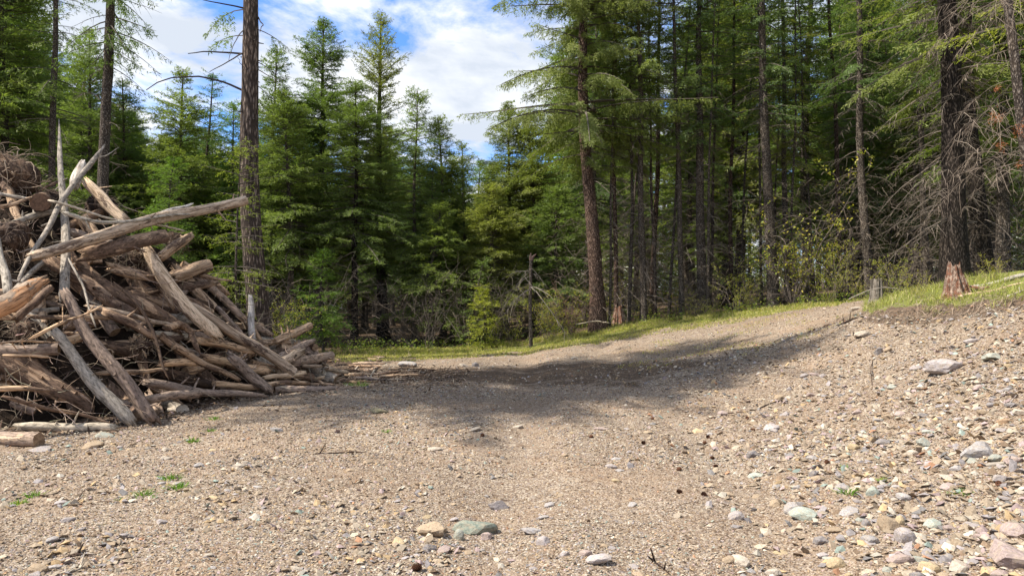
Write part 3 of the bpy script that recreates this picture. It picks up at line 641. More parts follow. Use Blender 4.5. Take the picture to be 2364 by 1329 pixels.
for k, (px, d, tr, g, lab, pts) in enumerate(stems):
    px = pts[0][0]
    single('slender_fir' if tr < 0.12 else 'tall_fir', lab, px, d, H=15 + 2 * rnd.random(), seed=70 + k, cb=5.0 + 1.2 * rnd.random(), Rm=1.15 + 2.2 * tr, nb=110, tr=tr, green=g, pts=pts,
           dead=(0.5, 75), shape=0.35, droop=0.35, hang=0.35, e_lo=-0.05, e_hi=0.6, dens=0.8, dL=0.8, gapp=0.2, bark=M_BARKG if k % 3 else M_BARKR)
for k in range(20):
    px = 1400 + 930 * (k + rnd.random()) / 20; d = rnd.uniform(21.5, 28); tr = rnd.uniform(0.03, 0.06); H = rnd.uniform(11, 15); loc = gp(px, d); tl_ = rnd.gauss(0, 30)
    kw = dict(path=wpath([(px, 720), (px + tl_ * 0.4, 400), (px + tl_, 0)], d, loc, [[(tl_ * 1.3) / F * d, 0, H]]))
    t = make_tree('slender_fir', 'one of the crowded thin stems in the shade of the right hand forest', conifer_meshes(600 + k, H, rnd.uniform(4, 6.5), 1.0, 60, tr, green=rnd.choice(['fir', 'olive', 'deep']), dead=(0.4, 46), shape=0.4, dens=0.8, dL=0.7, dtw=7, bark=[M_BARKG, M_BARKG, M_BARK][k % 3], **kw), loc, 'crowded thin stems on the right')
single('big_fir', 'very thick dark furrowed trunk behind the red stump at right', 2208, 15.2, H=17, seed=90, cb=4.3, Rm=2.6, nb=130, tr=0.23, green='olive', bark=M_BARKD,
       pts=[(2212, 690), (2200, 590), (2190, 520), (2200, 400), (2203, 250), (2192, 60), (2190, -80)], dead=(1.2, 130), shape=0.3, droop=0.35, e_lo=-0.05, dens=0.9, dL=1.1, dtw=12, hang=0.35)
single('tall_fir', 'dark leaning trunk in deep shade just right of the thickest right trunk', 2292, 17.2, H=16, seed=91, cb=4.8, Rm=2.0, nb=110, tr=0.20, green='deep', bark=M_BARKD,
       pts=[(2285, 690), (2270, 600), (2245, 420), (2240, 200), (2236, 0)], dead=(0.8, 70), shape=0.35, dens=0.8)

# --- forest fill behind: shared kinds, individually placed
kinds = []
for k, (H, cb, Rm, nb, g, sh, dd) in enumerate([(10, 0.9, 2.0, 210, 'fir', .5, 10), (11, 1.3, 1.9, 210, 'deep', .48, 16), (9, 0.6, 2.1, 190, 'olive', .5, 0), (12, 2.6, 2.0, 180, 'fir', .5, 40), (13, 3.4, 1.9, 170, 'deep', .45, 60), (8, 0.5, 1.7, 170, 'young', .7, 0)]):
    kinds.append((H, conifer_meshes(200 + k, H, cb, Rm, nb, 0.09 + 0.006 * H, green=g, shape=sh, dead=(0.3, dd), dens=0.85, elen=0.12, ewid=0.024, sp=0.034)))
_sx = [-900, -200, 60, 140, 200, 300, 330, 400, 480, 540, 600, 640, 735, 800, 886, 940, 985, 1020, 1062, 1090, 1120, 1150, 1200, 1260, 1300, 1350, 4000]
_sy = [-300, -300, -60, 150, 130, 250, 300, 240, 260, 320, 260, 240, 240, 300, 260, 300, 350, 370, 390, 400, 395, 340, 320, 300, 120, 0, -400]
protos = [make_tree('forest_fir', '', m, (0, -60 - 4 * i, 0)) for i, (_, m) in enumerate(kinds)]
used = [False] * len(kinds)
placed = []
def fill(px, d, top, kset, glabel, group):
    loc = gp(px, d)
    for q in placed:
        if (q[0] - loc[0]) ** 2 + (q[1] - loc[1]) ** 2 < 0.9: return
    k = rnd.choice(kset); H0 = kinds[k][0]; Hn = Hof(top, loc)
    s = max(0.35, Hn / H0)
    if s > 1.75: s = 1.4 + 0.35 * rnd.random()
    if used[k]: o = copy_tree(protos[k])
    else: o = protos[k]; used[k] = True
    placed.append(loc)
    o.location = loc; o.rotation_euler = (0, 0, rnd.random() * 6.28); sw = s * (0.8 + 0.3 * rnd.random()); o.scale = (sw, sw, s)
    tag(o, glabel, 'tree', group)
for k in range(300):
    px = -260 + 2950 * rnd.random(); band = rnd.random()
    d = 24.5 + 40 * band ** 1.3
    if px < 560: d += 2
    if px > 1320 and rnd.random() < 0.4: continue
    top = np.interp(px, _sx, _sy) + rnd.uniform(0, 190) * (0.5 + band)
    if px > 1290: top = rnd.uniform(-250, 330)
    top = min(top, 560)
    if px < 620: L_, G_ = 'green fir of the forest behind the log pile, left part of the view', 'forest trees left'
    elif px < 1300: L_, G_ = 'green fir in the middle forest below the gap of sky', 'forest trees middle'
    else: L_, G_ = 'fir deep in the dark forest on the right', 'forest trees right'
    ks = [0, 1, 2, 5] if px < 1300 else [0, 1, 3, 4, 3, 4, 2]
    if 1300 > px > 620 and d < 34: ks = [1, 3, 4, 0]
    fill(px, d, top, ks, L_, G_)
for k, (x, y) in enumerate([(-18, 17), (-14.5, 21), (13, 13.5), (15.5, 17), (12.5, 19), (17, 10), (-21, 9)]):   # just beyond the frame's sides
    loc = (x, y, ghs(x, y)); o = copy_tree(protos[[0, 3][k % 2]]); o.location = loc; o.scale = (1.1, 1.1, 1.25)
    tag(o, 'fir at the far side of the clearing beyond the picture edge', 'tree', 'trees beyond the edges')
hi = conifer_meshes(300, 20.5, 10.6, 2.8, 185, 0.12, green='fir', shape=0.3, dens=0.75, gapp=0.35, dead=(3, 0), bark=M_BARK)
hi_ = make_tree('tall_fir', 'high crowned fir standing beyond the left picture edge beside the pile', hi, (-9.7, 8.3, ghs(-9.7, 8.3)), 'high firs beyond the left edge')
for k, (x, y, s_) in enumerate([(-10.9, 10.4, 1.03), (-9.5, 8.0, 0.93)]):
    o = copy_tree(hi_); o.location = (x, y, ghs(x, y)); o.rotation_euler = (0, 0, k * 2.0 + 1); o.scale = (s_, s_, s_); tag(o, 'high crowned fir standing beyond the left picture edge beside the pile', 'tree', 'high firs beyond the left edge')
# far-off forest behind everything, one mass
def far_forest():
    r = np.random.default_rng(66); a = Acc()
    prot = []
    for k in range(4):
        b = Acc(); n = 90; rel = np.sort(r.random(n)); L_ = 2.3 * (1 - rel) ** 0.6 * (0.6 + 0.5 * r.random(n)) + 0.15
        foliage(b, r, np.stack([0 * rel, 0 * rel, 0.8 + 9.2 * rel], -1), r.random(n) * 6.28, L_, -0.1 + 0.6 * rel, 0.25 * np.ones(n), np.zeros(n), GREEN[['fir', 'deep', 'olive', 'fir'][k]], tw_gap=0.24, tw_len=0.5, sp=0.12, elen=0.26, ewid=0.10)
        V, Q = tubes(np.array([[[0, 0, -0.5], [0, 0, 4], [0, 0, 10]]], float), np.array([[0.16, 0.1, 0.02]]), 5); b.add(V, Q, (0.08, 0.065, 0.055), 0)
        prot.append(b)
    for i in range(260):
        px = r.uniform(-500, 2900); d = r.uniform(62, 105); x = (px - CX) / F * d; z = ghs(x, d)
        top = np.interp(px, _sx, _sy) + 60 + 120 * r.random() if px < 1290 else r.uniform(200, 520)
        s_ = np.clip((EYE + (HY - top) / F * d - z) / 10, 0.7, 2.2); an = r.random() * 6.28; b = prot[i % 4]
        for V, Q, C, m in zip(b.V, b.Q, b.C, b.M):
            v = V * np.array([s_ * 1.1, s_ * 1.1, s_]); v = np.stack([v[:, 0] * math.cos(an) - v[:, 1] * math.sin(an) + x, v[:, 0] * math.sin(an) + v[:, 1] * math.cos(an) + d, v[:, 2] + z], -1)
            a.V.append(v); a.Q.append(Q - (Q.min() if len(Q) else 0) + a.n); a.n += len(v); a.C.append(C); a.M.append(m)
    tag(obj('distant_forest', a.mesh('distant_forest', [M_TWIG, M_LEAF])), 'far-off mass of conifers closing the forest behind', 'forest', kind='stuff')
far_forest()
for k, u_ in enumerate(used):
    if not u_: bpy.data.objects.remove(protos[k])

# ------------------------------------------------------------------ log pile
def log_obj(name, label, pts, rad, style='tan', ends=('broken', 'broken'), stubs=2, seed=0, group=None, cat='log', lump=0.10, S=14, cutm=None, segl=0.07):
    """one log: bent tapering body with knots, ragged or sawn ends; a sawn face is a part of its own"""
    r = np.random.default_rng(1000 + seed)
    pts = np.asarray(pts, float)
    o = pts[0].copy(); d = unit((pts[-1] - pts[0])[None])[0]
    Mt = Vector(d).to_track_quat('Z', 'Y').to_matrix()
    Mn = np.array(Mt)
    loc = (pts - o) @ Mn                      # local, z along the log
    Lg = np.linalg.norm(pts[-1] - pts[0])
    K = int(np.clip(Lg / segl, 8, 70))
    pr = np.concatenate([loc, np.interp(np.linspace(0, 1, len(loc)), np.linspace(0, 1, len(rad)), rad)[:, None]], 1)
    pr = resample(pr, K, 0.0, r)
    path = pr[:, :3]; rd = pr[:, 3]
    w = min(0.035, 0.015 * Lg); ph = r.random(4) * 6.28; tt = np.linspace(0, 1, K)
    path[:, 0] += w * np.sin(tt * 5 + ph[0]) * np.sin(tt * 3.14); path[:, 1] += w * np.sin(tt * 6 + ph[1]) * np.sin(tt * 3.14)
    a = np.arange(S) * 2 * math.pi / S
    T = unit(np.gradient(path, axis=0)); A = unit(np.cross(T, np.array([0.0, 1.0, 0.0]))); B = np.cross(T, A)
    zl = path[:, 2][:, None]
    mr = float(rd.mean())
    f = 1 + lump * 2 * fbm(np.cos(a)[None] * 1.3 + seed * 3.7, np.sin(a)[None] * 1.3 + zl * 1.1 / max(mr * 8, 0.2) + seed, 3)
    f += 0.07 * 2 * fbm(a[None] * 5 / 6.28 * 3 + seed, zl * 9, 2) + 0.09 * 2 * fbm(np.cos(a)[None] * 6 + seed, np.sin(a)[None] * 6 + zl * 1.6, 2)
    V = path[:, None, :] + (rd[:, None] * f)[..., None] * (np.cos(a)[None, :, None] * A[:, None] + np.sin(a)[None, :, None] * B[:, None])
    for e, (kk, sg) in enumerate(((0, -1), (K - 1, 1))):
        if ends[e] == 'broken':
            j = r.random(S) ** 2; j = (j + 0.3 * np.roll(j, 1)) * rd[kk] * 1.5
            V[kk] += sg * (j)[:, None] * T[kk]
            V[kk] = path[kk] + (V[kk] - path[kk]) * np.array([0.75, 0.75, 1.0])
        elif ends[e] == 'point':
            V[kk] = path[kk] + (V[kk] - path[kk]) * 0.35
    Q = []
    i = np.arange(K - 1)[:, None] * S; s = np.arange(S)[None]; s2 = (s + 1) % S
    Q.append(np.stack([i + s, i + s2, i + S + s2, i + S + s], -1).reshape(-1, 4))
    vv = [V.reshape(-1, 3)]; n = K * S; tri = []
    for e, kk in ((0, 0), (1, K - 1)):
        if ends[e] == 'cut': continue
        sg = -1 if e == 0 else 1
        c = path[kk] + sg * T[kk] * rd[kk] * (r.random() * 0.6 - (0.4 if ends[e] == 'broken' else 0))
        vv.append(c[None]); b = kk * S + np.arange(S); b2 = kk * S + (np.arange(S) + 1) % S
        tri.append(np.stack([b2, b, np.full(S, n)] if e == 0 else [b, b2, np.full(S, n)], -1)); n += 1
    # branch stubs
    ns = stubs
    if ns:
        zi = r.integers(2, K - 2, ns); an = r.random(ns) * 6.28
        dirs = np.cos(an)[:, None] * A[zi] + np.sin(an)[:, None] * B[zi]
        l = (0.03 + 0.13 * r.random(ns) ** 2)[:, None]
        p0 = path[zi] + dirs * rd[zi][:, None] * 0.7; p1 = p0 + dirs * (rd[zi][:, None] * 0.35 + l) + T[zi] * l * 0.5
        sv, sq = tubes(np.stack([p0, (p0 + p1) / 2, p1], 1), np.array([1.0, 0.75, 0.4])[None] * (0.006 + 0.16 * rd[zi] * (0.5 + r.random(ns)))[:, None], 5)
        vv.append(sv); Q.append(sq + n); n += len(sv)
    me = mesh(name, np.concatenate(vv), Q + tri, W[style], smooth=True)
    ob = obj(name, me)
    ob.matrix_world = Matrix.Translation(Vector(o)) @ Mt.to_4x4()
    tag(ob, label, cat, group)
    for e, kk in ((0, 0), (1, K - 1)):
        if ends[e] != 'cut': continue
        sg = -1 if e == 0 else 1
        ring = V[kk]; mid = path[kk] + (ring - path[kk]) * 0.5 + sg * T[kk] * 0.002; c = path[kk] + sg * T[kk] * 0.003
        vs_ = np.concatenate([ring + sg * T[kk] * 0.0006, mid, c[None]]) - path[kk]
        s = np.arange(S); s2 = (s + 1) % S
        qq = np.stack([s, s2, S + s2, S + s], -1); tt_ = np.stack([S + s, S + s2, np.full(S, 2 * S)], -1)
        if e == 0: qq = qq[:, ::-1]; tt_ = tt_[:, ::-1]
        cf = obj('cut_face', mesh('cut_face', vs_, [qq, tt_], cutm or M_CUT), ob)
        cf.location = Vector(path[kk])
    return ob

def pp3(px, py, off): return P(px, py, float(pile_d(px, py)) + off)
def plog(label, coords, w, off=0.0, style='tan', ends='bb', stubs=4, name='log', group=None, cat='log', lump=0.10, cutm=None):
    """coords: image points along the log, w: widths in photo pixels, off: how far behind (+) or before (-) the pile's face"""
    plog.n += 1
    offs = off if isinstance(off, (list, tuple)) else [off] * len(coords)
    offs = np.interp(np.linspace(0, 1, len(coords)), np.linspace(0, 1, len(offs)), offs)
    pts = [pp3(x, y, o) for (x, y), o in zip(coords, offs)]
    ws = w if isinstance(w, (list, tuple)) else [w, w]
    dm = np.mean([p[1] for p in pts])
    rad = [q * 0.46 / F * dm for q in ws]
    rr_i = np.interp(np.linspace(0, 1, len(pts)), np.linspace(0, 1, len(rad)), rad)
    for i, p in enumerate(pts):            # rest on the ground, never sunk into it
        for _ in range(60):
            if p[2] >= ghs(p[0], p[1]) + 0.8 * rr_i[i] or p[1] < 5: break
            p = P(coords[i][0], coords[i][1], p[1] - 0.02)
        pts[i] = p
    E = {'b': 'broken', 'c': 'cut', 'p': 'point'}
    return log_obj(name, label, pts, rad, style, (E[ends[0]], E[ends[1]]), stubs, plog.n, group, cat, lump, 24 if max(rad) > 0.06 else 10, cutm)
plog.n = 0
L = plog
L('tall pale dead pole standing upright out of the pile, speckled bark below', [(136, 275), (141, 330), (144, 400), (146, 500), (148, 600), (148, 690)], [2, 9, 15, 18, 21, 22], -0.25, 'grey', 'bb', 14, 'dead_pole', None, 'pole')
L('leaning forked grey branch crossing the upright pole', [(243, 333), (222, 362), (150, 450), (112, 535), (62, 600), (42, 650)], [3, 14, 14, 12, 10, 8], -0.55, 'grey', 'pb', 8, 'branch', None, 'branch')
L('thin side twig arching right from the forked grey branch', [(222, 362), (240, 362), (255, 352), (275, 340)], [4, 3, 2, 1], -0.55, 'grey', 'pp', 0, 'branch', None, 'branch')
L('short pale squared slab sticking up at the crest of the pile', [(172, 428), (181, 400), (190, 378)], [24, 24, 20], 0.2, 'silver', 'bb', 0)
L('pale log with a rotted broken upper end, leaning right at the crest', [(203, 424), (240, 465), (292, 512)], [26, 27, 28], 0.05, 'pale', 'bb', 3)
L('brown log seen end on, its round sawn end facing the camera', [(92, 467), (95, 462)], [43, 44], [-0.45, 0.9], 'brown', 'cb', 0, cutm=M_CUTD)
L('long pale log jutting right from the pile top, tip in front of the thick trunk', [(75, 592), (200, 556), (320, 524), (400, 498), (490, 478), (568, 463)], [22, 27, 29, 28, 27, 26], [-0.55, -0.7, -0.8, -0.8, -1.1, -1.6], 'pale', 'bc', 5)
L('splintered grey plank lying on the long jutting log', [(335, 510), (390, 490), (447, 469)], [14, 13, 5], -0.85, 'silver', 'bp', 0, 'plank', None, 'plank')
L('thin pole crossing down right behind the jutting log', [(114, 463), (250, 500), (430, 534)], [7, 6, 4], -0.6, 'grey', 'bp', 3, 'pole', None, 'pole')
L('thin curved pole running level along the jutting log', [(153, 492), (215, 512), (330, 506), (470, 494)], [11, 9, 8, 4], -0.95, 'grey', 'bp', 3, 'pole', None, 'pole')
L('dark barked log under the jutting log, hollow sawn end facing right', [(195, 588), (290, 565), (380, 545)], [36, 37, 37], [-0.35, -0.75], 'brown', 'bc', 3)
L('stubby log pointing up right beyond the hollow dark log', [(368, 596), (410, 565), (440, 544)], [24, 25, 20], 0.1, 'tan', 'bb', 2)
L('thick smooth pale log leaning down right from under the jutting log', [(342, 580), (375, 645), (440, 718), (502, 775)], [31, 33, 33, 28], [-0.35, -0.5], 'pale', 'bb', 2)
L('short thick log with sawn end pointing right above the slope', [(398, 640), (440, 625), (480, 613)], [31, 33, 32], 0.0, 'tan', 'bc', 2)
L('torn tan log tapering right beneath the dark hollow log', [(262, 620), (320, 634), (392, 656)], [28, 26, 7], -0.2, 'tan', 'bp', 4)
L('broad smooth brown log slanting down through the middle of the pile', [(172, 604), (235, 655), (330, 706), (412, 755)], [30, 36, 36, 30], 0.0, 'brown', 'bb', 3)
L('long brown log slanting down left of the broad smooth one', [(112, 600), (190, 650), (262, 700), (305, 722)], [28, 32, 30, 26], -0.15, 'brown', 'bb', 4)
L('long purplish barked log leaning from pile middle down to the gravel', [(150, 674), (200, 760), (262, 850), (310, 915), (352, 968)], [25, 28, 31, 33, 33], [-0.75, -0.55, -0.35], 'bark', 'bb', 5)
L('grey lichened log leaning to the gravel, parallel to the purplish one', [(128, 766), (178, 830), (236, 905), (300, 970)], [24, 28, 32, 33], [-0.55, -0.4, -0.3], 'grey', 'bb', 4)
L('huge split log with raw orange torn wood at the left edge', [(-40, 728), (30, 692), (92, 652)], [52, 52, 34], -0.9, 'orange', 'bb', 1, lump=0.2)
L('brown log end poking out behind the orange split log', [(40, 734), (85, 692), (117, 664)], [22, 21, 20], -0.55, 'brown', 'bc', 1)
L('slim tan stick lying across the purplish log', [(66, 783), (150, 745), (238, 704)], [9, 8, 4], -0.95, 'tan', 'pp', 5, 'stick', None, 'stick')
L('bare thin stick lying level at the left edge above a sawn log', [(-20, 793), (70, 787), (136, 789)], [6, 6, 4], -0.7, 'tan', 'pb', 3, 'stick', None, 'stick')
L('bark covered log with round pale sawn end, left edge at mid height', [(-40, 812), (60, 808), (136, 805)], [30, 31, 31], [-0.1, -0.35], 'bark', 'bc', 2)
L('thin level stick below the round sawn log at the left', [(10, 820), (60, 820), (110, 824)], [7, 8, 8], -0.5, 'tan', 'bb', 1, 'stick', None, 'stick')
L('pale straight pole lying level behind the two leaning logs', [(66, 730), (160, 732), (255, 734)], [11, 12, 12], -0.15, 'tan', 'bb', 3, 'pole', None, 'pole')
L('thin level stub between the two leaning logs', [(150, 768), (208, 772)], [9, 8], -0.2, 'tan', 'bb', 0)
L('short log with sawn end between the two leaning logs', [(150, 788), (188, 778)], [22, 23], -0.25, 'tan', 'bc', 0)
L('brown log with splintered yellow upper end right of the purplish log', [(242, 720), (300, 745), (358, 778)], [22, 22, 20], -0.35, 'brown', 'bb', 5)
L('straight pale pole lying level above the splintered brown log', [(200, 706), (300, 727), (398, 750)], [9, 13, 11], -0.25, 'pale', 'bb', 2, 'pole', None, 'pole')
L('dark sinuous branch hanging down the middle of the pile', [(262, 650), (318, 700), (345, 755), (364, 790), (372, 838), (390, 876)], [6, 9, 8, 8, 7, 4], -0.6, 'dark', 'pp', 4, 'branch', None, 'branch')
L('thin grey branch hanging from the upright pole to the purplish log', [(157, 595), (190, 660), (205, 710), (222, 757)], [5, 6, 5, 4], -0.85, 'grey', 'pp', 4, 'branch', None, 'branch')
L('brown log with knobbly stub angled down near the pile centre', [(370, 772), (410, 806), (452, 832)], [20, 22, 18], -0.25, 'brown', 'cb', 2)
L('level pale stick ending in a snapped tip below the centre', [(228, 862), (300, 858), (384, 851)], [11, 13, 9], -0.3, 'tan', 'bb', 2)
L('rough barked log with frayed left end lying low on the ground', [(340, 882), (400, 890), (480, 904), (618, 915)], [20, 21, 20, 12], [-0.15, -0.3], 'bark', 'bp', 6)
L('short dark log with a sawn end facing right, near the ground', [(335, 922), (395, 914), (456, 907)], [20, 22, 23], -0.3, 'bark', 'bc', 1)
L('grey log lying level at the foot of the pile on the left', [(55, 984), (150, 985), (262, 986)], [24, 25, 20], [-0.1, -0.15], 'grey', 'bb', 3)
L('front cut log lying on gravel at the left edge, sawn end facing right', [(-80, 1002), (0, 1008), (90, 1015)], [34, 36, 36], [-0.25, -0.42], 'bark', 'bc', 3)
L('thin brown pole sloping down right to the ground at lower left', [(8, 915), (120, 942), (255, 976)], [9, 11, 6], [-0.7, -0.3], 'brown', 'bp', 4, 'pole', None, 'pole')
L('level tan splintered board at the left edge near the ground', [(-30, 897), (60, 898), (124, 901)], [14, 14, 8], -0.6, 'tan', 'bp', 1, 'board', None, 'board')
L('large reddish brown root limb curving down at lower left', [(-20, 820), (60, 850), (130, 900), (200, 930), (214, 955)], [50, 55, 46, 34, 12], -0.05, 'brown', 'bp', 8, 'root', None, 'root', 0.3)
L('longest smooth pale log sliding down right to the ground', [(440, 702), (500, 740), (590, 800), (678, 860)], [17, 22, 27, 27], [-0.3, -0.35], 'pale', 'bc', 4)
L('dark barked log sloping down right toward the thick trunk', [(455, 640), (510, 685), (572, 742), (625, 772)], [17, 19, 20, 14], 0.25, 'bark', 'bb', 4)
L('bleached white stub standing upright before the thick trunk', [(582, 780), (580, 730), (578, 684)], [18, 17, 14], -0.05, 'silver', 'bb', 0, 'dead_stub')
L('short peeling log tilted beside the white upright stub', [(504, 712), (532, 742), (560, 774)], [13, 14, 12], -0.05, 'bark', 'bb', 3)
L('pale log lying level and ending under the longest pale log', [(452, 784), (520, 796), (586, 812)], [18, 20, 17], -0.2, 'tan', 'bc', 3)
L('level log behind the foot of the thick trunk side', [(560, 786), (620, 790), (668, 790)], [15, 17, 14], 0.1, 'tan', 'bb', 2)
L('log raised to the right with a small round sawn end, right part of pile', [(636, 788), (680, 768), (716, 752)], [20, 21, 20], 0.0, 'tan', 'bc', 3)
L('splintered dark log propped below the raised sawn log', [(642, 826), (690, 802), (724, 786)], [18, 21, 12], -0.1, 'bark', 'bb', 4)
L('short clean pale log propped low on the right of the pile', [(648, 838), (670, 824), (690, 812)], [24, 26, 24], -0.25, 'pale', 'bb', 0)
L('stout barked log at the right tail of the pile', [(676, 838), (720, 828), (766, 820)], [22, 23, 21], -0.1, 'bark', 'bc', 2)
L('small round log stub sawn, beside the raised log at right', [(708, 795), (728, 801)], [17, 17], [0.2, -0.1], 'brown', 'bc', 0)
L('long thin brown log slanting low across the pile middle', [(400, 797), (470, 836), (550, 875)], [18, 17, 12], -0.4, 'tan', 'cb', 3)
L('level log with a sawn end facing right, centre left low', [(372, 838), (420, 837), (464, 836)], [17, 19, 19], -0.25, 'tan', 'bc', 1)
L('pale weathered log lying under the peeling split log', [(468, 824), (540, 842), (618, 856)], [20, 24, 25], -0.15, 'tan', 'bb', 3)
L('peeling split log with hanging bark leaning down to the gravel', [(532, 824), (575, 862), (626, 904)], [24, 27, 20], [-0.55, -0.4], 'bark', 'bb', 9, lump=0.25)
L('tan log with sawn left end lying level near the ground', [(494, 885), (580, 889), (716, 884)], [14, 16, 11], -0.3, 'tan', 'cp', 2)
L('tan half log resting on the level tan log', [(610, 872), (660, 866), (702, 860)], [12, 15, 14], -0.3, 'pale', 'bb', 3)
L('frontmost dark barked log lying level, sawn end facing left', [(634, 899), (710, 896), (798, 898)], [18, 17, 12], -0.12, 'bark', 'cb', 6)
L('little pale sawn stub lying at the right tail of the pile', [(755, 851), (802, 859)], [11, 11], -0.1, 'pale', 'cb', 0)
L('slim pale stick lying behind the little sawn stub', [(698, 844), (742, 845)], [9, 8], -0.1, 'pale', 'bb', 1)
L('thin stick poking right from the upper slope of the pile', [(462, 636), (500, 642), (535, 648)], [9, 7, 5], 0.1, 'tan', 'bp', 1, 'stick', None, 'stick')
L('pale crooked log under the round end on log at upper left', [(28, 516), (75, 500), (124, 487)], [17, 18, 14], -0.15, 'grey', 'bb', 4)
L('slim pole crossing the upper left corner of the pile', [(-30, 480), (30, 472), (76, 455)], [8, 9, 7], -0.5, 'tan', 'bb', 2, 'pole', None, 'pole')
L('straight grey pole higher up at the left edge', [(-30, 444), (30, 452), (75, 462)], [9, 10, 8], -0.1, 'grey', 'bb', 1, 'pole', None, 'pole')
L('grey barked trunk standing at the left edge of the view', [(-14, 540), (0, 590), (14, 640), (18, 680)], [24, 22, 22, 22], -0.5, 'grey', 'bb', 2)
L('twisted brown root crossing the pile centre', [(388, 756), (415, 748), (440, 762), (450, 790), (462, 815)], [20, 18, 16, 14, 8], -0.5, 'brown', 'bp', 7, 'root', None, 'root', 0.35)
L('smooth rounded log bulging in the dark lower middle', [(250, 800), (300, 808), (330, 830)], [34, 36, 20], 0.1, 'dark', 'bb', 0)
L('long smooth dark log low under the centre', [(382, 860), (440, 880), (520, 893)], [30, 28, 18], 0.1, 'dark', 'bb', 2)
L('slim dead pole lying behind the crest on the left', [(90, 440), (120, 425), (136, 418)], [8, 8, 6], 0.1, 'tan', 'bb', 1, 'pole', None, 'pole')
L('brown log on the slope under the short thick sawn one', [(410, 662), (455, 660), (500, 652)], [24, 22, 16], 0.2, 'brown', 'bb', 3)
L('reddish log end low on the upper right slope', [(412, 682), (450, 700), (490, 722)], [20, 20, 16], 0.05, 'brown', 'bc', 2)

# logs wedged behind the named ones
for k in range(100):
    while True:
        px = rnd.uniform(-130, 740); oy = np.interp(px, _ox, _oy); by = np.interp(px, _bx, _by)
        py = oy + 25 + (by - oy - 40) * rnd.random()
        if by - oy > 60 and not (px < 300 and py > 800 and rnd.random() < 0.7): break
    a = rnd.choice([rnd.gauss(0.65, 0.35), rnd.gauss(0.0, 0.2), rnd.gauss(0.6, 0.3), rnd.gauss(-0.35, 0.2)]); ll = rnd.uniform(50, 150)
    dx, dy = math.cos(a) * ll / 2, math.sin(a) * ll / 2
    y0 = max(py - dy, np.interp(px - dx, _ox, _oy) + 14); y1 = max(py + dy, np.interp(px + dx, _ox, _oy) + 14)
    y0 = min(y0, np.interp(px - dx, _bx, _by) - 6); y1 = min(y1, np.interp(px + dx, _bx, _by) - 6)
    w = rnd.uniform(12, 34)
    st = rnd.choice(['tan', 'brown', 'brown', 'bark', 'grey', 'dark', 'tan'])
    L('weathered log jammed among others inside the log pile', [(px - dx, y0), (px, (y0 + y1) / 2 + rnd.uniform(-5, 5)), (px + dx, y1)], [w, w, w * rnd.uniform(.6, 1)], rnd.uniform(0.05, 0.4), st,
      rnd.choice('bc') + rnd.choice('bcc'), rnd.randint(0, 3), group='logs jammed inside the pile')

for k in range(60):
    px = 690 + 290 * rnd.random() ** 1.2; py = rnd.uniform(828, 892) - 0.06 * (px - 700); d = 1.5 * F / (py - HY); an = rnd.gauss(0.0, 0.6); ll = rnd.uniform(0.25, 1.0) * (1.25 - (px - 690) / 400); dx, dy = math.cos(an) * ll / 2, math.sin(an) * ll * 0.5
    x, y = (px - CX) / F * d, d; rr2 = rnd.uniform(0.012, 0.04) * (1.2 - (px - 690) / 420)
    log_obj('stick', 'broken stick scattered on the littered ground right of the log pile', [(x - dx, y - dy, ghs(x - dx, y - dy) + rr2 * 0.7), (x, y + rnd.gauss(0, .03), ghs(x, y) + rr2 * 0.9), (x + dx, y + dy, ghs(x + dx, y + dy) + rr2 * rnd.choice([0.7, 0.7, 3]))],
            [rr2, rr2, rr2 * 0.7], rnd.choice(['tan', 'brown', 'bark', 'pale', 'dark']), ('broken', rnd.choice(['broken', 'point'])), 2, 950 + k, 'broken sticks right of the pile', 'stick', S=9)
# soil core filled in behind the logs, coloured near black for shaded gaps
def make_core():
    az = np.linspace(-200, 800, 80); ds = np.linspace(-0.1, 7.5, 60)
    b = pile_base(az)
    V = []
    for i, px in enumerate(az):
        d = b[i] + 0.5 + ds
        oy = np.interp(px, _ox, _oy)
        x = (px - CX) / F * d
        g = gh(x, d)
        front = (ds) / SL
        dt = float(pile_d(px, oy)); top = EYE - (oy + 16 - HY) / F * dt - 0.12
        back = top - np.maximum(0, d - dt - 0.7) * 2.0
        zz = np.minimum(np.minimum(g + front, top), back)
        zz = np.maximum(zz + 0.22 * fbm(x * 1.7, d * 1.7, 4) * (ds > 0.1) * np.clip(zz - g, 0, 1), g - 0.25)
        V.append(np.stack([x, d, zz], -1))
    V = np.array(V); n, m = V.shape[:2]; i = np.arange(n * m).reshape(n, m)
    Q = np.stack([i[:-1, :-1], i[1:, :-1], i[1:, 1:], i[:-1, 1:]], -1).reshape(-1, 4)
    mt, t = nmat('shaded_core_soil')
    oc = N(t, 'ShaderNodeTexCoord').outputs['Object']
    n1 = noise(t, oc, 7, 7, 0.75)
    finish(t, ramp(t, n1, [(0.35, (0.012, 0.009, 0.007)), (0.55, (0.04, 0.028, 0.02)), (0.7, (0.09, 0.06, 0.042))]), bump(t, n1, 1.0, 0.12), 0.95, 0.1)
    tag(obj('dark_pile_core', mesh('dark_pile_core', V.reshape(-1, 3), [Q], mt, smooth=False)), 'soil core filled in behind the piled logs, colour darkened for shade in the gaps', 'debris', kind='stuff')
make_core()

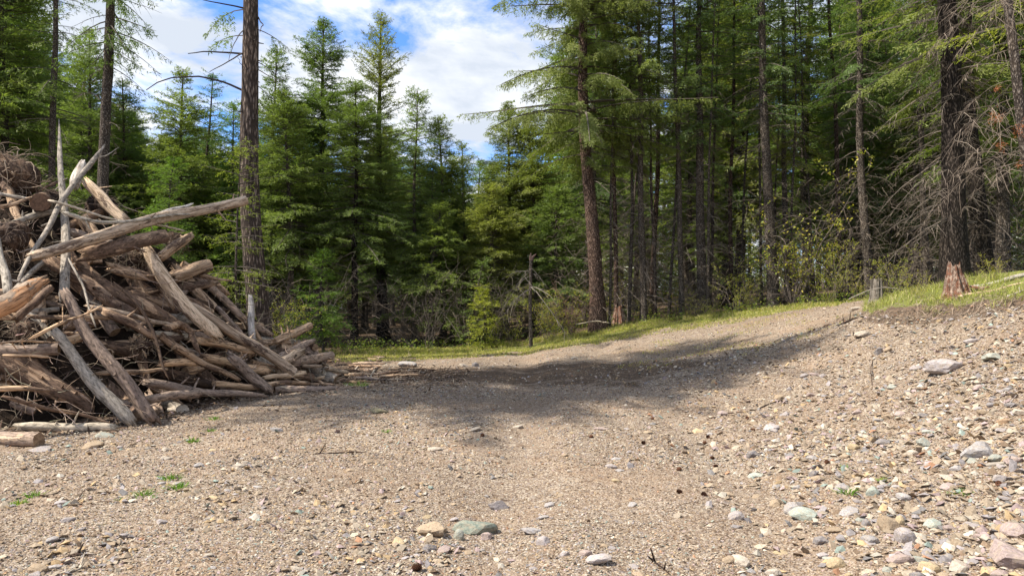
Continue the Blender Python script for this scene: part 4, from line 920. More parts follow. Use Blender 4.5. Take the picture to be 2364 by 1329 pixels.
# root wads on the upper left
def root_wad(label, px, py, off, R_, n, seed, squash=0.8, col=(0.30, 0.23, 0.17)):
    r = np.random.default_rng(seed); c = pp3(px, py, off)
    t = thing('root_wad', label, 'root wad', c)
    u = r.normal(size=(0, 3))
    k = 26; th = np.linspace(0, math.pi, k); ph = np.linspace(0, 2 * math.pi, 2 * k, endpoint=False)
    TH, PH = np.meshgrid(th, ph, indexing='ij')
    f = R_ * 0.72 * (1 + 0.6 * fbm(np.cos(PH) * np.sin(TH) * 2 + 5 + seed, np.sin(PH) * np.sin(TH) * 2 + np.cos(TH) * 2.3, 4))
    V = np.stack([f * np.sin(TH) * np.cos(PH), f * np.sin(TH) * np.sin(PH) * 0.7, f * np.cos(TH) * squash], -1).reshape(-1, 3)
    i = np.arange(k * 2 * k).reshape(k, 2 * k); j = np.roll(i, -1, 1)
    Q = np.stack([i[:-1], i[1:], j[1:], j[:-1]], -1).reshape(-1, 4)
    obj('soil_clump', mesh('soil_clump', V, [Q], W['dark'], smooth=False), t)
    a = Acc()
    d = unit(r.normal(size=(n, 3)) * np.array([1, 0.8, 0.9])); K = 9; s = np.linspace(0, 1, K)
    st = d * R_ * 0.5 * np.array([1, 0.7, squash]); tang = unit(np.cross(d, r.normal(size=(n, 3)))); ln = R_ * (0.4 + 0.9 * r.random(n))
    C = st[:, None] + d[:, None] * (ln[:, None] * 0.42 * np.sin(s * 1.9))[..., None] + tang[:, None] * (ln[:, None] * 0.75 * s ** 1.3)[..., None]
    C += np.cumsum(r.normal(0, 0.022, C.shape), 1) * R_ * 1.3
    C[..., 2] -= 0.25 * R_ * (s ** 2)
    rad = (0.0022 + 0.03 * R_ * r.random(n) ** 5)[:, None] * (1 - 0.75 * s)[None]
    Vt, Qt = tubes(C, rad, 4); a.add(Vt, Qt, np.repeat(np.asarray(col) * (0.45 + 1.1 * r.random(n))[:, None], K * 4, 0))
    obj('roots', a.mesh('roots', [M_TWIG]), t)
    return t
root_wad('great tangled root wad crowning the pile at the upper left corner', 8, 412, 0.2, 0.62, 300, 1)
root_wad('smaller matted root clump under the crown root wad', 20, 545, -0.1, 0.34, 130, 2)
root_wad('root clump behind the upright pole near the crest', 115, 470, 0.5, 0.30, 110, 3)
root_wad('root clump with spiky roots at the crest right of the leaning branch', 232, 478, 0.5, 0.30, 130, 4)
root_wad('shaggy brown root mass low on the left side of the pile', 50, 850, 0.15, 0.34, 120, 5)
root_wad('dry root fibres bristling below the hollow dark log', 300, 600, 0.1, 0.27, 200, 6, 0.6, (0.33, 0.26, 0.19))
root_wad('torn root clump on the right shoulder of the pile', 405, 555, 0.4, 0.22, 150, 7)
root_wad('splintered root clump in the dark middle of the pile', 330, 795, -0.1, 0.17, 120, 8, 0.7, (0.36, 0.28, 0.2))
root_wad('ragged root clump left of the sawn log between leaning logs', 60, 760, 0.0, 0.22, 160, 9)

# loose twigs and splinters all over the pile
def twig_stuff():
    r = np.random.default_rng(77); n = 900
    px = r.uniform(-140, 800, n); oy = np.interp(px, _ox, _oy); by = np.interp(px, _bx, _by)
    py = oy - 12 + (by - oy + 14) * r.random(n) ** 0.9
    d = pile_d(px, py) + r.normal(-0.05, 0.22, n)
    c = np.stack([(px - CX) / F * d, d, EYE - (py - HY) / F * d], -1)
    K = 6; s = np.linspace(-0.5, 0.5, K)
    a = np.where(r.random(n) < 0.6, r.normal(0.1, 0.5, n), r.uniform(-1.6, 1.6, n)); D = unit(np.stack([np.cos(a), r.normal(0, 0.5, n), np.sin(a)], -1))
    ln = 0.10 + 0.55 * r.random(n) ** 2.2
    C = c[:, None] + D[:, None] * (ln[:, None] * s)[..., None] + np.cumsum(r.normal(0, 0.03, (n, K, 3)), 1) * ln[:, None, None]
    C[..., 2] += (ln * r.normal(0, 0.35, n))[:, None] * (s ** 2)[None]
    C[..., 2] = np.maximum(C[..., 2], gh(C[..., 0], C[..., 1]) + 0.01)
    rad = (0.0018 + 0.006 * r.random(n) ** 4)[:, None] * (1 - 0.8 * (s + 0.5))[None] ** 0.7 + 0.0008
    V, Q = tubes(C, rad, 3)
    cc = np.array([0.26, 0.205, 0.155]) * (0.45 + 1.1 * r.random((n, 1))) * (1 + r.normal(0, 0.06, (n, 3)))
    A_ = Acc(); A_.add(V, Q, np.repeat(cc, K * 3, 0))
    # bark flakes and splinters littering the foot of the pile and its right tail
    m = 8000
    px = np.where(r.random(m) < 0.35, r.uniform(-100, 800, m), r.uniform(600, 1080, m)); b = pile_base(np.minimum(px, 800))
    d = b + r.normal(0.0, 0.45, m) * np.where(px > 700, 2.2, 0.7) + np.where(px > 700, 0.4, 0)
    x = (px - CX) / F * d; z = gh(x, d) + 0.008
    D = unit(np.stack([r.normal(size=m), r.normal(size=m), 0.25 * r.normal(size=m)], -1)); Sd = unit(np.cross(D, np.array([0, 0, 1.0])) + 0.5 * r.normal(size=(m, 3)))
    V, Q = elems(np.stack([x, d, z], -1), D, Sd, 0.03 + 0.10 * r.random(m) ** 2, 0.012 + 0.022 * r.random(m))
    pal = np.array([(0.05, 0.035, 0.027), (0.12, 0.08, 0.055), (0.24, 0.16, 0.105), (0.42, 0.33, 0.24)])[r.choice(4, m, p=[.4, .3, .2, .1])]
    A_.add(V, Q, np.repeat(pal, 4, 0))
    tag(obj('brush_litter', A_.mesh('brush_litter', [M_TWIG])), 'loose twigs, splinters and bark strewn over the log pile', 'brush', kind='stuff')
twig_stuff()

# ------------------------------------------------------------------ stones and gravel
STONE = {'tan': (0.40, 0.31, 0.22), 'pale': (0.54, 0.48, 0.41), 'lav': (0.43, 0.395, 0.40), 'mauve': (0.43, 0.345, 0.33), 'green': (0.39, 0.42, 0.38), 'dgreen': (0.19, 0.225, 0.195), 'mint': (0.44, 0.50, 0.45),
         'grey': (0.40, 0.385, 0.39), 'yellow': (0.54, 0.43, 0.27), 'orange': (0.42, 0.29, 0.19), 'olive': (0.17, 0.165, 0.11), 'slate': (0.25, 0.24, 0.255)}
def mat_stone():
    m, t = nmat('stone')
    c = N(t, 'ShaderNodeObjectInfo').outputs['Color']; oc = N(t, 'ShaderNodeTexCoord').outputs['Object']
    rn = N(t, 'ShaderNodeObjectInfo').outputs['Random']
    oc = N(t, 'ShaderNodeVectorMath', {0: oc, 1: N(t, 'ShaderNodeCombineXYZ', {0: rn, 1: rn, 2: rn}).outputs[0]}, operation='ADD').outputs[0]
    n1 = noise(t, oc, 9, 6, 0.7, 0.4); n2 = noise(t, oc, 40, 4, 0.7)
    st = noise(t, N(t, 'ShaderNodeMapping', {'Vector': oc, 'Scale': (1, 1, 6)}).outputs[0], 6, 4, 0.6, 0.5)
    c = mixc(t, 1.0, c, ramp(t, n1, [(0.33, (0.55, 0.52, 0.50)), (0.5, (0.95, 0.94, 0.92)), (0.68, (1.3, 1.25, 1.2))]), 'MULTIPLY')
    c = mixc(t, ramp(t, st, [(0.6, (0, 0, 0)), (0.68, (0.6, 0.6, 0.6))]), c, (0.24, 0.15, 0.09))
    c = mixc(t, 1.0, c, ramp(t, n2, [(0.3, (0.75, 0.75, 0.75)), (0.7, (1.2, 1.2, 1.2))]), 'MULTIPLY')
    c = mixc(t, ramp(t, noise(t, oc, 3.0, 5, 0.7), [(0.45, (0, 0, 0)), (0.62, (0.55, 0.55, 0.55))]), c, (0.36, 0.29, 0.21))
    finish(t, c, bump(t, n2, 0.5, 0.0015, bump(t, n1, 0.7, 0.005)), 0.95, 0.1); return m
M_STONE = mat_stone()
def ico(sub):
    import bmesh
    bm = bmesh.new(); bmesh.ops.create_icosphere(bm, subdivisions=sub, radius=1.0)
    V = np.array([v.co[:] for v in bm.verts]); Fq = np.array([[v.index for v in f.verts] for f in bm.faces]); bm.free(); return V, Fq
IV, IF = ico(3)
def rock_mesh(seed, planes=11, flat=1.0, smooth=False):
    r = np.random.default_rng(seed); n = unit(r.normal(size=(planes, 3)) * np.array([1, 1, 1.0 + flat])); d = 0.42 + 0.40 * r.random(planes)
    dot = IV @ n.T; rr = np.where(dot > 0.05, d[None] / np.maximum(dot, 0.05), 9).min(1); rr = np.minimum(rr, 1.0)
    rr *= 1 + 0.22 * fbm(IV[:, 0] * 2.5 + seed, IV[:, 1] * 2.5 + IV[:, 2] * 2, 3)
    return mesh('stone', IV * rr[:, None], [IF], M_STONE, smooth=smooth)
rocks = [rock_mesh(500 + k, 9 + k % 6, 0.2) for k in range(14)]
def stone(px, py, w, h, kind, label, group=None, seed=None, rz=None, tilt=0.0, name='stone', aspect=0.75):
    """a stone whose middle shows at an image point, w and h in photo pixels"""
    d = 2.0
    for _ in range(60):                 # march out until the view ray meets the ground
        x, y, z = P(px, py + h * 0.35, d)
        if z <= ghs(x, y): break
        d *= 1.035
    lo, hi = d / 1.035, d
    for _ in range(12):
        mid = (lo + hi) / 2; x, y, z = P(px, py + h * 0.35, mid)
        if z <= ghs(x, y): hi = mid
        else: lo = mid
    d = hi; x, y, _ = P(px, py, d)
    sx = w / F * d / 2 * 1.3; sz = max(h / F * d / 2 * 1.35, sx * 0.36); sy = sx * aspect
    k = seed if seed is not None else rnd.randrange(14)
    o = obj(name, rocks[k % 14]); o.scale = (sx, sy, sz); o.rotation_euler = (rnd.uniform(-.15, .15), rnd.uniform(-.15, .15) + tilt, rnd.uniform(-.6, .6) if rz is None else rz)
    o.location = (x, y, ghs(x, y) + sz * 0.22)
    c = STONE[kind]; v = rnd.uniform(0.74, 0.98); o.color = (c[0] * v, c[1] * v, c[2] * v, 1)
    tag(o, label, 'stone', group); return o
S_ = stone
S_(1094, 1212, 84, 34, 'dgreen', 'large dark green angular rock embedded in the gravel near the bottom centre', seed=0, rz=0.0)
S_(1122, 1234, 36, 24, 'mauve', 'purplish stone against the right front of the dark green rock', seed=1)
S_(1060, 1232, 22, 28, 'green', 'upright pale green stone against the left front of the dark green rock', seed=2)
S_(992, 1220, 62, 36, 'tan', 'rounded tan stone with pinkish top, left of the dark green rock', seed=3)
S_(917, 1248, 40, 18, 'yellow', 'low cream coloured stone left of the rounded tan one', seed=4)
S_(990, 1260, 30, 20, 'slate', 'dark grey lumpy stone below the rounded tan one', seed=5)
S_(1022, 1266, 30, 16, 'mauve', 'flat mauve stone right of the dark grey lumpy one', seed=6)
S_(1154, 1162, 54, 34, 'lav', 'long flat pale lavender slab pointing up right above the dark green rock', seed=7, rz=0.6, aspect=0.35)
S_(1255, 1246, 28, 24, 'lav', 'oval lavender stone right of the dark green rock', seed=8)
S_(1228, 1222, 46, 16, 'grey', 'low grey brown stone right and above the oval lavender stone', seed=9)
S_(1382, 1288, 58, 24, 'lav', 'broad pale lavender stone at the bottom edge right of centre', seed=10)
S_(1304, 1274, 24, 18, 'lav', 'small lavender stone between the oval and broad lavender ones', seed=11)
S_(1352, 1276, 28, 16, 'mauve', 'brownish stone touching the broad lavender stone on its left', seed=12)
S_(1410, 1073, 22, 16, 'lav', 'single grey white pebble on the bare middle gravel', seed=13)
S_(875, 947, 38, 14, 'olive', 'dark olive block shaped stone lying alone on the gravel before the pile', seed=0, name='stone')
S_(552, 1073, 34, 14, 'pale', 'long white chip on the left gravel', seed=1)
S_(90, 1309, 46, 20, 'tan', 'pale tan slab at the lower left corner', seed=2)
S_(80, 1327, 26, 22, 'lav', 'rounded lavender stone cut by the bottom edge at left', seed=3)
S_(352, 960, 32, 18, 'slate', 'blue grey wedge stone at the foot of the purplish leaning log', seed=4)
S_(238, 1001, 40, 16, 'green', 'flat greenish stone before the level grey log', seed=5)
S_(213, 1025, 40, 20, 'tan', 'angular tan stone below the flat greenish one', seed=6)
S_(95, 1034, 44, 12, 'lav', 'flat lavender slab before the front cut log', seed=7)
S_(410, 942, 44, 18, 'pale', 'low pale boulder half buried by the pile foot', seed=8)
S_(638, 990, 24, 14, 'grey', 'small grey stone on gravel right of the leaning logs', seed=9)
S_(1096, 990, 28, 10, 'pale', 'thin white chip just before the shadow, centre', seed=10)
S_(1006, 1034, 40, 12, 'pale', 'flat cream chip on the sunlit centre gravel', seed=11)
S_(1196, 985, 24, 8, 'pale', 'small white flake right of the thin white chip', seed=12)
S_(1387, 987, 28, 11, 'mauve', 'pinkish stone at the edge of the shadow', seed=13)
S_(1857, 1184, 54, 30, 'mint', 'bright mint green stone on the right gravel', seed=2, rz=-0.5)
S_(1838, 1166, 52, 34, 'grey', 'grey white stone behind the bright mint green stone', seed=5)
S_(1956, 1177, 42, 18, 'grey', 'low blue grey stone right of the mint green stone', seed=6)
S_(2014, 1131, 30, 22, 'mint', 'small round pale mint stone up the slope', seed=8)
S_(2052, 1206, 42, 50, 'tan', 'tall lumpy tan stone leaning with a smaller one on the right gravel', seed=9)
S_(2076, 1204, 22, 34, 'yellow', 'slim cream stone leaning on the lumpy tan stone', seed=10)
S_(2000, 1202, 22, 26, 'slate', 'small dark blue upright stone left of the lumpy tan stone', seed=11)
S_(2088, 1236, 40, 42, 'lav', 'rounded lavender boulder below the lumpy tan stone', seed=12)
S_(2078, 1284, 50, 40, 'mauve', 'blocky striped purple stone near the bottom right', seed=13)
S_(2143, 1308, 40, 34, 'yellow', 'rounded cream yellow stone at the bottom edge, right', seed=0)
S_(2120, 1326, 44, 24, 'slate', 'dark grey stone cut by the bottom edge beside the cream yellow one', seed=1)
S_(1930, 1298, 36, 28, 'yellow', 'small cream boulder at the bottom, left of the striped purple stone', seed=2)
S_(1893, 1246, 34, 22, 'slate', 'dark slate stone above the small cream boulder', seed=3)
S_(2335, 1276, 130, 72, 'mauve', 'largest smooth pinkish boulder cut by the right edge', seed=4, rz=0.2, name='boulder')
S_(2352, 1216, 70, 34, 'mauve', 'flat pinkish slab resting above the largest boulder', seed=5, rz=0.1, name='boulder')
S_(2150, 1205, 36, 26, 'mint', 'mint green diamond shaped stone upper right of the lavender boulder', seed=6)
S_(2132, 1016, 40, 30, 'green', 'wedge shaped pale green stone high on the right slope', seed=7, rz=0.5)
S_(2254, 1034, 72, 40, 'grey', 'broad flat grey green slab high on the right slope', seed=8, rz=0.35)
S_(2250, 1048, 26, 16, 'yellow', 'small yellow stone before the flat grey green slab', seed=9)
S_(2296, 1056, 36, 20, 'green', 'green stone right of the flat grey green slab', seed=10)
S_(2340, 1058, 46, 26, 'mauve', 'reddish pink stone near the right edge', seed=11)
S_(2182, 845, 80, 36, 'lav', 'broad purplish slab embedded in the bank below the grass', seed=12, rz=0.3)
S_(2242, 784, 28, 18, 'lav', 'white rounded stone under the bank lip', seed=13)
S_(2290, 822, 48, 18, 'green', 'pair of pale green rounded stones near the right edge of the bank', seed=0)
S_(2026, 808, 26, 22, 'slate', 'dark wedge stone where the bank meets the shadow', seed=1)
S_(1990, 770, 34, 14, 'pale', 'white flat stone by the fallen stick at the bank foot', seed=2)
S_(1974, 712, 26, 12, 'pale', 'bright white stone at the left end of the grassy mound', seed=3)
S_(2352, 948, 40, 20, 'pale', 'cream stone at the right edge half way down', seed=4)
S_(1610, 992, 24, 14, 'yellow', 'lone yellow brown stone before the shadow at right', seed=5)
S_(1778, 984, 36, 18, 'lav', 'lavender pink stone on the sunny right gravel', seed=6)
S_(1962, 936, 20, 18, 'mauve', 'leftmost of two pink stones on the slope', seed=7)
S_(1978, 948, 26, 12, 'mauve', 'flatter of two pink stones on the slope', seed=8)
S_(1070, 792, 18, 10, 'pale', 'white rock lying in the grass strip, left', seed=9)
S_(942, 802, 44, 10, 'grey', 'low grey rocks at the dark forest edge', seed=10)
S_(1327, 772, 22, 12, 'pale', 'white rock where the grass strip meets gravel at centre', seed=11)
S_(1097, 829, 14, 12, 'slate', 'little dark stone on the far gravel', seed=12)
# the many middling stones, most of them on the right slope
for k in range(235):
    if k < 165: px = 1650 + 760 * rnd.random() ** 0.75; py = rnd.uniform(760, 1329)
    elif k < 195: px = rnd.uniform(900, 1700); py = rnd.uniform(960, 1329)
    else: px = rnd.uniform(0, 900); py = rnd.uniform(1030, 1329)
    if px > 1900 and py < 800 or px < 2000 and py < 860: continue
    big = (1.0 if k < 165 else 0.75) * (0.45 + 0.75 * (py - 700) / 629)
    w = rnd.uniform(16, 36) * big; h = w * rnd.uniform(0.35, 0.75)
    kd = rnd.choice(['tan', 'pale', 'lav', 'lav', 'mauve', 'grey', 'green', 'yellow', 'grey', 'tan', 'orange' if rnd.random() < .4 else 'pale', 'slate'])
    if k >= 165: kd = rnd.choice(['tan', 'tan', 'grey', 'lav', 'yellow', 'pale'])
    if k < 165: S_(px, py, w, h, kd, 'loose stone among many on the stony right hand slope', 'loose stones on the right slope')
    elif k < 195: S_(px, py, w, h * .8, kd, 'small flat stone lying on the middle of the gravel track', 'small stones on the middle gravel')
    else: S_(px, py, w, h * .8, kd, 'small flat stone lying on the left side of the gravel', 'small stones on the left gravel')

def gravel():
    r = np.random.default_rng(5)
    sets = []
    # x range, y range, count, size
    def blk(n, y0, y1, s0, s1, k=0.78, xmin=-99, pw=1.0):
        y = y0 * (y1 / y0) ** (r.random(n) ** pw); x = y * (r.random(n) * 2 - 1) * k
        m = x > xmin; sets.append((x[m], y[m], (s0 + (s1 - s0) * r.random(n) ** 3)[m]))
    blk(110000, 3.3, 7, 0.003, 0.013); blk(90000, 6.5, 12, 0.005, 0.018); blk(45000, 11, 24, 0.008, 0.028)
    # coarser stones on the right hand slope
    n = 34000; y = 3.3 * (14 / 3.3) ** r.random(n); u = 0.72 * r.random(n) ** 0.8; x = y * u; w = smooth01((x - 0.7) / 2.4)
    m = r.random(n) < w; sets.append((x[m], y[m], (0.006 + 0.040 * r.random(n) ** 5)[m]))
    n = 5000; y = 3.4 * (11 / 3.4) ** r.random(n); x = -y * 0.72 * r.random(n); c = vnoise(x * 1.2, y * 1.2); m = c > 0.5
    sets.append((x[m], y[m], (0.012 + 0.026 * r.random(n) ** 2)[m]))
    x = np.concatenate([s[0] for s in sets]); y = np.concatenate([s[1] for s in sets]); s = np.concatenate([s[2] for s in sets])
    keep = (y < edge_y(x) - 0.6 - 1.5 * (x > -4) * r.random(len(x))) & (pile_s(x, y) < 0.1 + 1.2 * (x > -2.6))
    b, sb, on = bank(x, y); keep &= ~((on > 0.3) & (sb > 0.1)); keep &= ~((on > 0.3) & (sb > -0.35) & (r.random(len(x)) < 0.55))
    rut = np.zeros(len(x))
    for off in (-0.55, 1.25): rut = np.maximum(rut, np.exp(-((x - off - 0.05 * y - 0.25 * np.sin(y * 0.18)) / 0.26) ** 2))
    keep &= ~((r.random(len(x)) < 0.55 * rut) & (s > 0.006)); keep &= ~((vnoise(x * 0.7 + 30, y * 0.7) > 0.62) & (r.random(len(x)) < 0.5) & (x < 1.5))
    x, y, s = x[keep], y[keep], s[keep]; n = len(x)
    z = gh(x, y) + 0.018 * fbm(x * 9, y * 9, 3) / (1 + (np.hypot(x, y - 4) / 14) ** 4)
    # angular chip: top, bottom and five rim points
    th = np.arange(5) * 2 * math.pi / 5
    rim = np.stack([np.cos(th), np.sin(th) * 0.72, 0 * th], -1)[None] * (0.75 + 0.5 * r.random((n, 5, 1)))
    rim[..., 2] += r.normal(0, 0.12, (n, 5))
    top = np.stack([r.normal(0, .25, n), r.normal(0, .2, n), 0.28 + 0.3 * r.random(n)], -1)[:, None]
    bot = np.stack([0 * x, 0 * x, -0.3 + 0 * x], -1)[:, None]
    B = np.concatenate([rim, top, bot], 1)
    a = r.random(n) * 6.28; ca, sa = np.cos(a)[:, None], np.sin(a)[:, None]
    tx, ty = r.normal(0, .4, n)[:, None], r.normal(0, .4, n)[:, None]
    X = B[..., 0] * ca - B[..., 1] * sa; Y = B[..., 0] * sa + B[..., 1] * ca; Z = B[..., 2] + X * tx + Y * ty
    V = np.stack([X, Y, Z], -1) * s[:, None, None] + np.stack([x, y, z + s * 0.2], -1)[:, None]
    k = np.arange(n)[:, None, None] * 7
    f = np.array([[i, (i + 1) % 5, 5] for i in range(5)] + [[(i + 1) % 5, i, 6] for i in range(5)])
    Fc = (k + f[None]).reshape(-1, 3)
    pal = np.array([(0.38, 0.30, 0.22), (0.48, 0.40, 0.31), (0.57, 0.51, 0.43), (0.35, 0.315, 0.315), (0.42, 0.32, 0.31), (0.30, 0.36, 0.32), (0.27, 0.19, 0.13), (0.50, 0.36, 0.21), (0.46, 0.25, 0.15), (0.22, 0.205, 0.20)])
    pick = r.choice(10, n, p=[.26, .20, .08, .12, .07, .03, .11, .07, .015, .045])
    c = pal[pick] * (0.52 + 0.42 * r.random((n, 1))) * np.array([1.0, 1.0, 0.985])
    br = smooth01((fbm(x * 0.8, y * 0.8, 4) + 0.06) / 0.2)[:, None] * (s < 0.02)[:, None]
    c = c * (1 - 0.3 * br) + np.array([0.30, 0.20, 0.13]) * 0.3 * br
    tag(obj('gravel', mesh('gravel', V.reshape(-1, 3), [Fc], M_GRAV, np.repeat(c, 7, 0))), 'angular tan and grey gravel chips covering the clearing', 'gravel', kind='stuff')
M_GRAV = mat_attr('gravel_chips', 0.9, 0.0, 90)
gravel()

# ------------------------------------------------------------------ grass and low plants
def blades(name, label, x, y, hgt, wid, pal, probs, seed, lean=0.35, kind='stuff', cat='grass', base=None):
    r = np.random.default_rng(seed); n = len(x); z = gh(x, y) - 0.01 if base is None else base
    D = unit(np.stack([r.normal(0, lean, n), r.normal(0, lean, n), np.ones(n)], -1)); Sd = unit(np.cross(D, r.normal(size=(n, 3))))
    p0 = np.stack([x, y, z], -1); h = hgt * (0.4 + 0.9 * r.random(n)); bend = unit(np.stack([r.normal(size=n), r.normal(size=n), -0.4 + 0 * x], -1)) * (h * 0.35)[:, None]
    p1 = p0 + D * (h * 0.55)[:, None]; p2 = p0 + D * h[:, None] + bend; w = (wid * (0.6 + 0.8 * r.random(n)))[:, None]
    V = np.stack([p0 - Sd * w * .5, p0 + Sd * w * .5, p1 + Sd * w * .4, p1 - Sd * w * .4, p2], 1).reshape(-1, 3)
    k = np.arange(n)[:, None] * 5
    c = np.asarray(pal)[r.choice(len(pal), n, p=probs)] * (0.7 + 0.6 * r.random((n, 1)))
    return mesh(name, V, [k + np.array([[0, 1, 2, 3]]), k + np.array([[3, 2, 4]])], M_GRASS, np.repeat(c, 5, 0))
r = np.random.default_rng(9)
GP = [(0.31, 0.34, 0.08), (0.42, 0.43, 0.13), (0.14, 0.19, 0.05), (0.50, 0.44, 0.26), (0.36, 0.29, 0.17)]
# mound grass: thick just above the bank lip
n = 60000; x = 5.2 + 7.5 * r.random(n) ** 0.9; y = 8.0 + 8.5 * r.random(n); b, s, on = bank(x, y)
clump = vnoise(x * 2.2, y * 2.2) + 0.35 * vnoise(x * 7, y * 7)
m = (on > 0.35) & (s > -0.22 + 0.3 * (clump < 0.75)) & (s < 3.6) & (clump > 0.42 + 0.16 * s / 3.6 + 0.08 * (s < 0.25)) & ~((x > 5.6) & (x < 9) & (s > 1.3) & (s < 2.3) & (r.random(n) < 0.75)); x, y, s = x[m], y[m], s[m]
tag(obj('mound_grass', blades('mound_grass', '', x, y, 0.13 + 0.06 * vnoise(x * 3, y * 3), 0.008, GP, [.3, .28, .12, .2, .1], 3, 0.4)), 'tufty yellow green grass crowning the mound above the bank', 'grass', kind='stuff')
n = 100000; x = -5.5 + 17 * r.random(n); y = edge_y(x) - 3.0 + 3.9 * r.random(n) ** 0.8; cl = vnoise(x * 1.5, y * 1.5) + 0.4 * vnoise(x * 6, y * 6)
den = np.interp(x, [-6, -4.5, -3, 0, 4, 7, 9, 12], [0.0, 0.3, 0.9, 1, 0.8, 0.5, 0.4, 0.3]); m = r.random(n) < den * smooth01((cl - 0.35) / 0.3); x, y = x[m], y[m]
tag(obj('verge_grass', blades('verge_grass', '', x, y, 0.07 + 0.09 * smooth01((y - edge_y(x) + 1.0) / 1.0), 0.012, GP, [.27, .24, .15, .20, .14], 4, 0.4)), 'low green grass strip between gravel and dark forest edge', 'grass', kind='stuff')
# sparse grass on the gravel up the track
n = 9000; x = 2.0 + 4.5 * r.random(n); y = 12.5 + 5.0 * r.random(n); m = vnoise(x * 2 + 3, y * 2) > 0.62; x, y = x[m], y[m]
tag(obj('sparse_grass', blades('sparse_grass', '', x, y, 0.05, 0.008, GP, [.25, .25, .1, .3, .1], 5, 0.5)), 'thin sparse grass growing through the upper track', 'grass', kind='stuff')
# forest floor herbs
n = 16000; x = -9 + 24 * r.random(n); y = edge_y(x) + 0.2 + 3.5 * r.random(n) ** 1.5; m = vnoise(x * 1.7 + 8, y * 1.7) > 0.45; x, y = x[m], y[m]
D = unit(np.stack([r.normal(size=len(x)), r.normal(size=len(x)), 0.6 + 0 * x], -1)); Sd = unit(np.cross(D, r.normal(size=(len(x), 3))))
V, Q = elems(np.stack([x, y, gh(x, y) + 0.03 + 0.28 * r.random(len(x)) ** 2], -1), D, Sd, 0.05 + 0.04 * r.random(len(x)), 0.03)
c = np.array([(0.16, 0.24, 0.05), (0.30, 0.33, 0.07), (0.10, 0.15, 0.04)])[r.choice(3, len(x))]
tag(obj('undergrowth', mesh('undergrowth', V, [Q], M_BROAD, np.repeat(c, 4, 0))), 'low leafy herbs along the forest edge', 'undergrowth', kind='stuff')

def tuft(px, py, w, h, label, seed, pal=GP):
    d = 2.0
    while d < 30:
        q = P(px, py, d)
        if q[2] <= ghs(q[0], q[1]): break
        d *= 1.01
    r = np.random.default_rng(seed); n = int(40 + w * 1.6); R_ = w / F * d / 2
    x = r.normal(0, R_ * 0.45, n); y = r.normal(0, R_ * 0.45, n); bx, by_ = q[0], q[1]
    me = blades('grass_tuft', '', x + bx, y + by_, np.full(n, h / F * d), 0.006, pal, [.35, .35, .2, .07, .03], seed, 0.6)
    co = np.empty(len(me.vertices) * 3, np.float32); me.vertices.foreach_get('co', co); co = co.reshape(-1, 3) - np.array([bx, by_, ghs(bx, by_)], np.float32); me.vertices.foreach_set('co', co.ravel())
    tag(obj('grass_tuft', me, None, (bx, by_, ghs(bx, by_))), label, 'grass tuft')
GT = [(0.14, 0.28, 0.04), (0.22, 0.36, 0.07), (0.10, 0.18, 0.03), (0.4, 0.38, 0.15), (0.3, 0.25, 0.1)]
for k, (x, y, w, h, l) in enumerate([(80, 1145, 30, 18, 'bright green leafy tuft near the left edge of the gravel'), (46, 1163, 34, 16, 'green tuft just below and left of the leafy one'), (330, 1147, 38, 20, 'green tuft growing beside yellow moss on the left gravel'),
        (392, 1108, 36, 18, 'green tuft uppermost of the pair left of centre'), (412, 1130, 34, 20, 'green tuft lower of the pair left of centre'), (444, 1020, 16, 18, 'thin upright green tuft before the leaning logs'), (484, 997, 16, 12, 'small green tuft between the thin upright one and the pile'),
        (495, 968, 34, 10, 'spreading green tuft close to the foot of the pile'), (835, 892, 28, 18, 'vivid green tuft by the end of the frontmost dark log'), (805, 890, 26, 10, 'low green patch touching the frontmost dark log'), (1958, 1140, 26, 24, 'green tuft among the stones below the pale mint stone'),
        (2222, 1138, 52, 14, 'flat spreading green plant on the right stones'), (1954, 1083, 14, 14, 'tiny green sprig above the mint stone'), (2036, 1112, 14, 16, 'small green sprig right of the round mint stone'), (890, 1000, 26, 8, 'faint green tuft right of the olive block stone'), (280, 1156, 20, 10, 'small green sprig left of the moss tuft')]):
    tuft(x, y, w, h, l, 400 + k, GT)
# yellow moss on the left gravel
n = 2600; r = np.random.default_rng(14); cx_ = np.array([(-3.05, 5.6), (-2.6, 5.3), (-2.45, 5.7), (-2.75, 4.75), (-2.1, 5.72)])[r.choice(5, n)]
x = cx_[:, 0] + r.normal(0, 0.13, n); y = cx_[:, 1] + r.normal(0, 0.09, n)
tag(obj('moss', blades('moss', '', x, y, np.full(n, 0.016), 0.005, [(0.36, 0.29, 0.07), (0.28, 0.27, 0.08)], [.6, .4], 6, 0.8)), 'patches of yellow moss between stones on the left gravel', 'moss', kind='stuff')

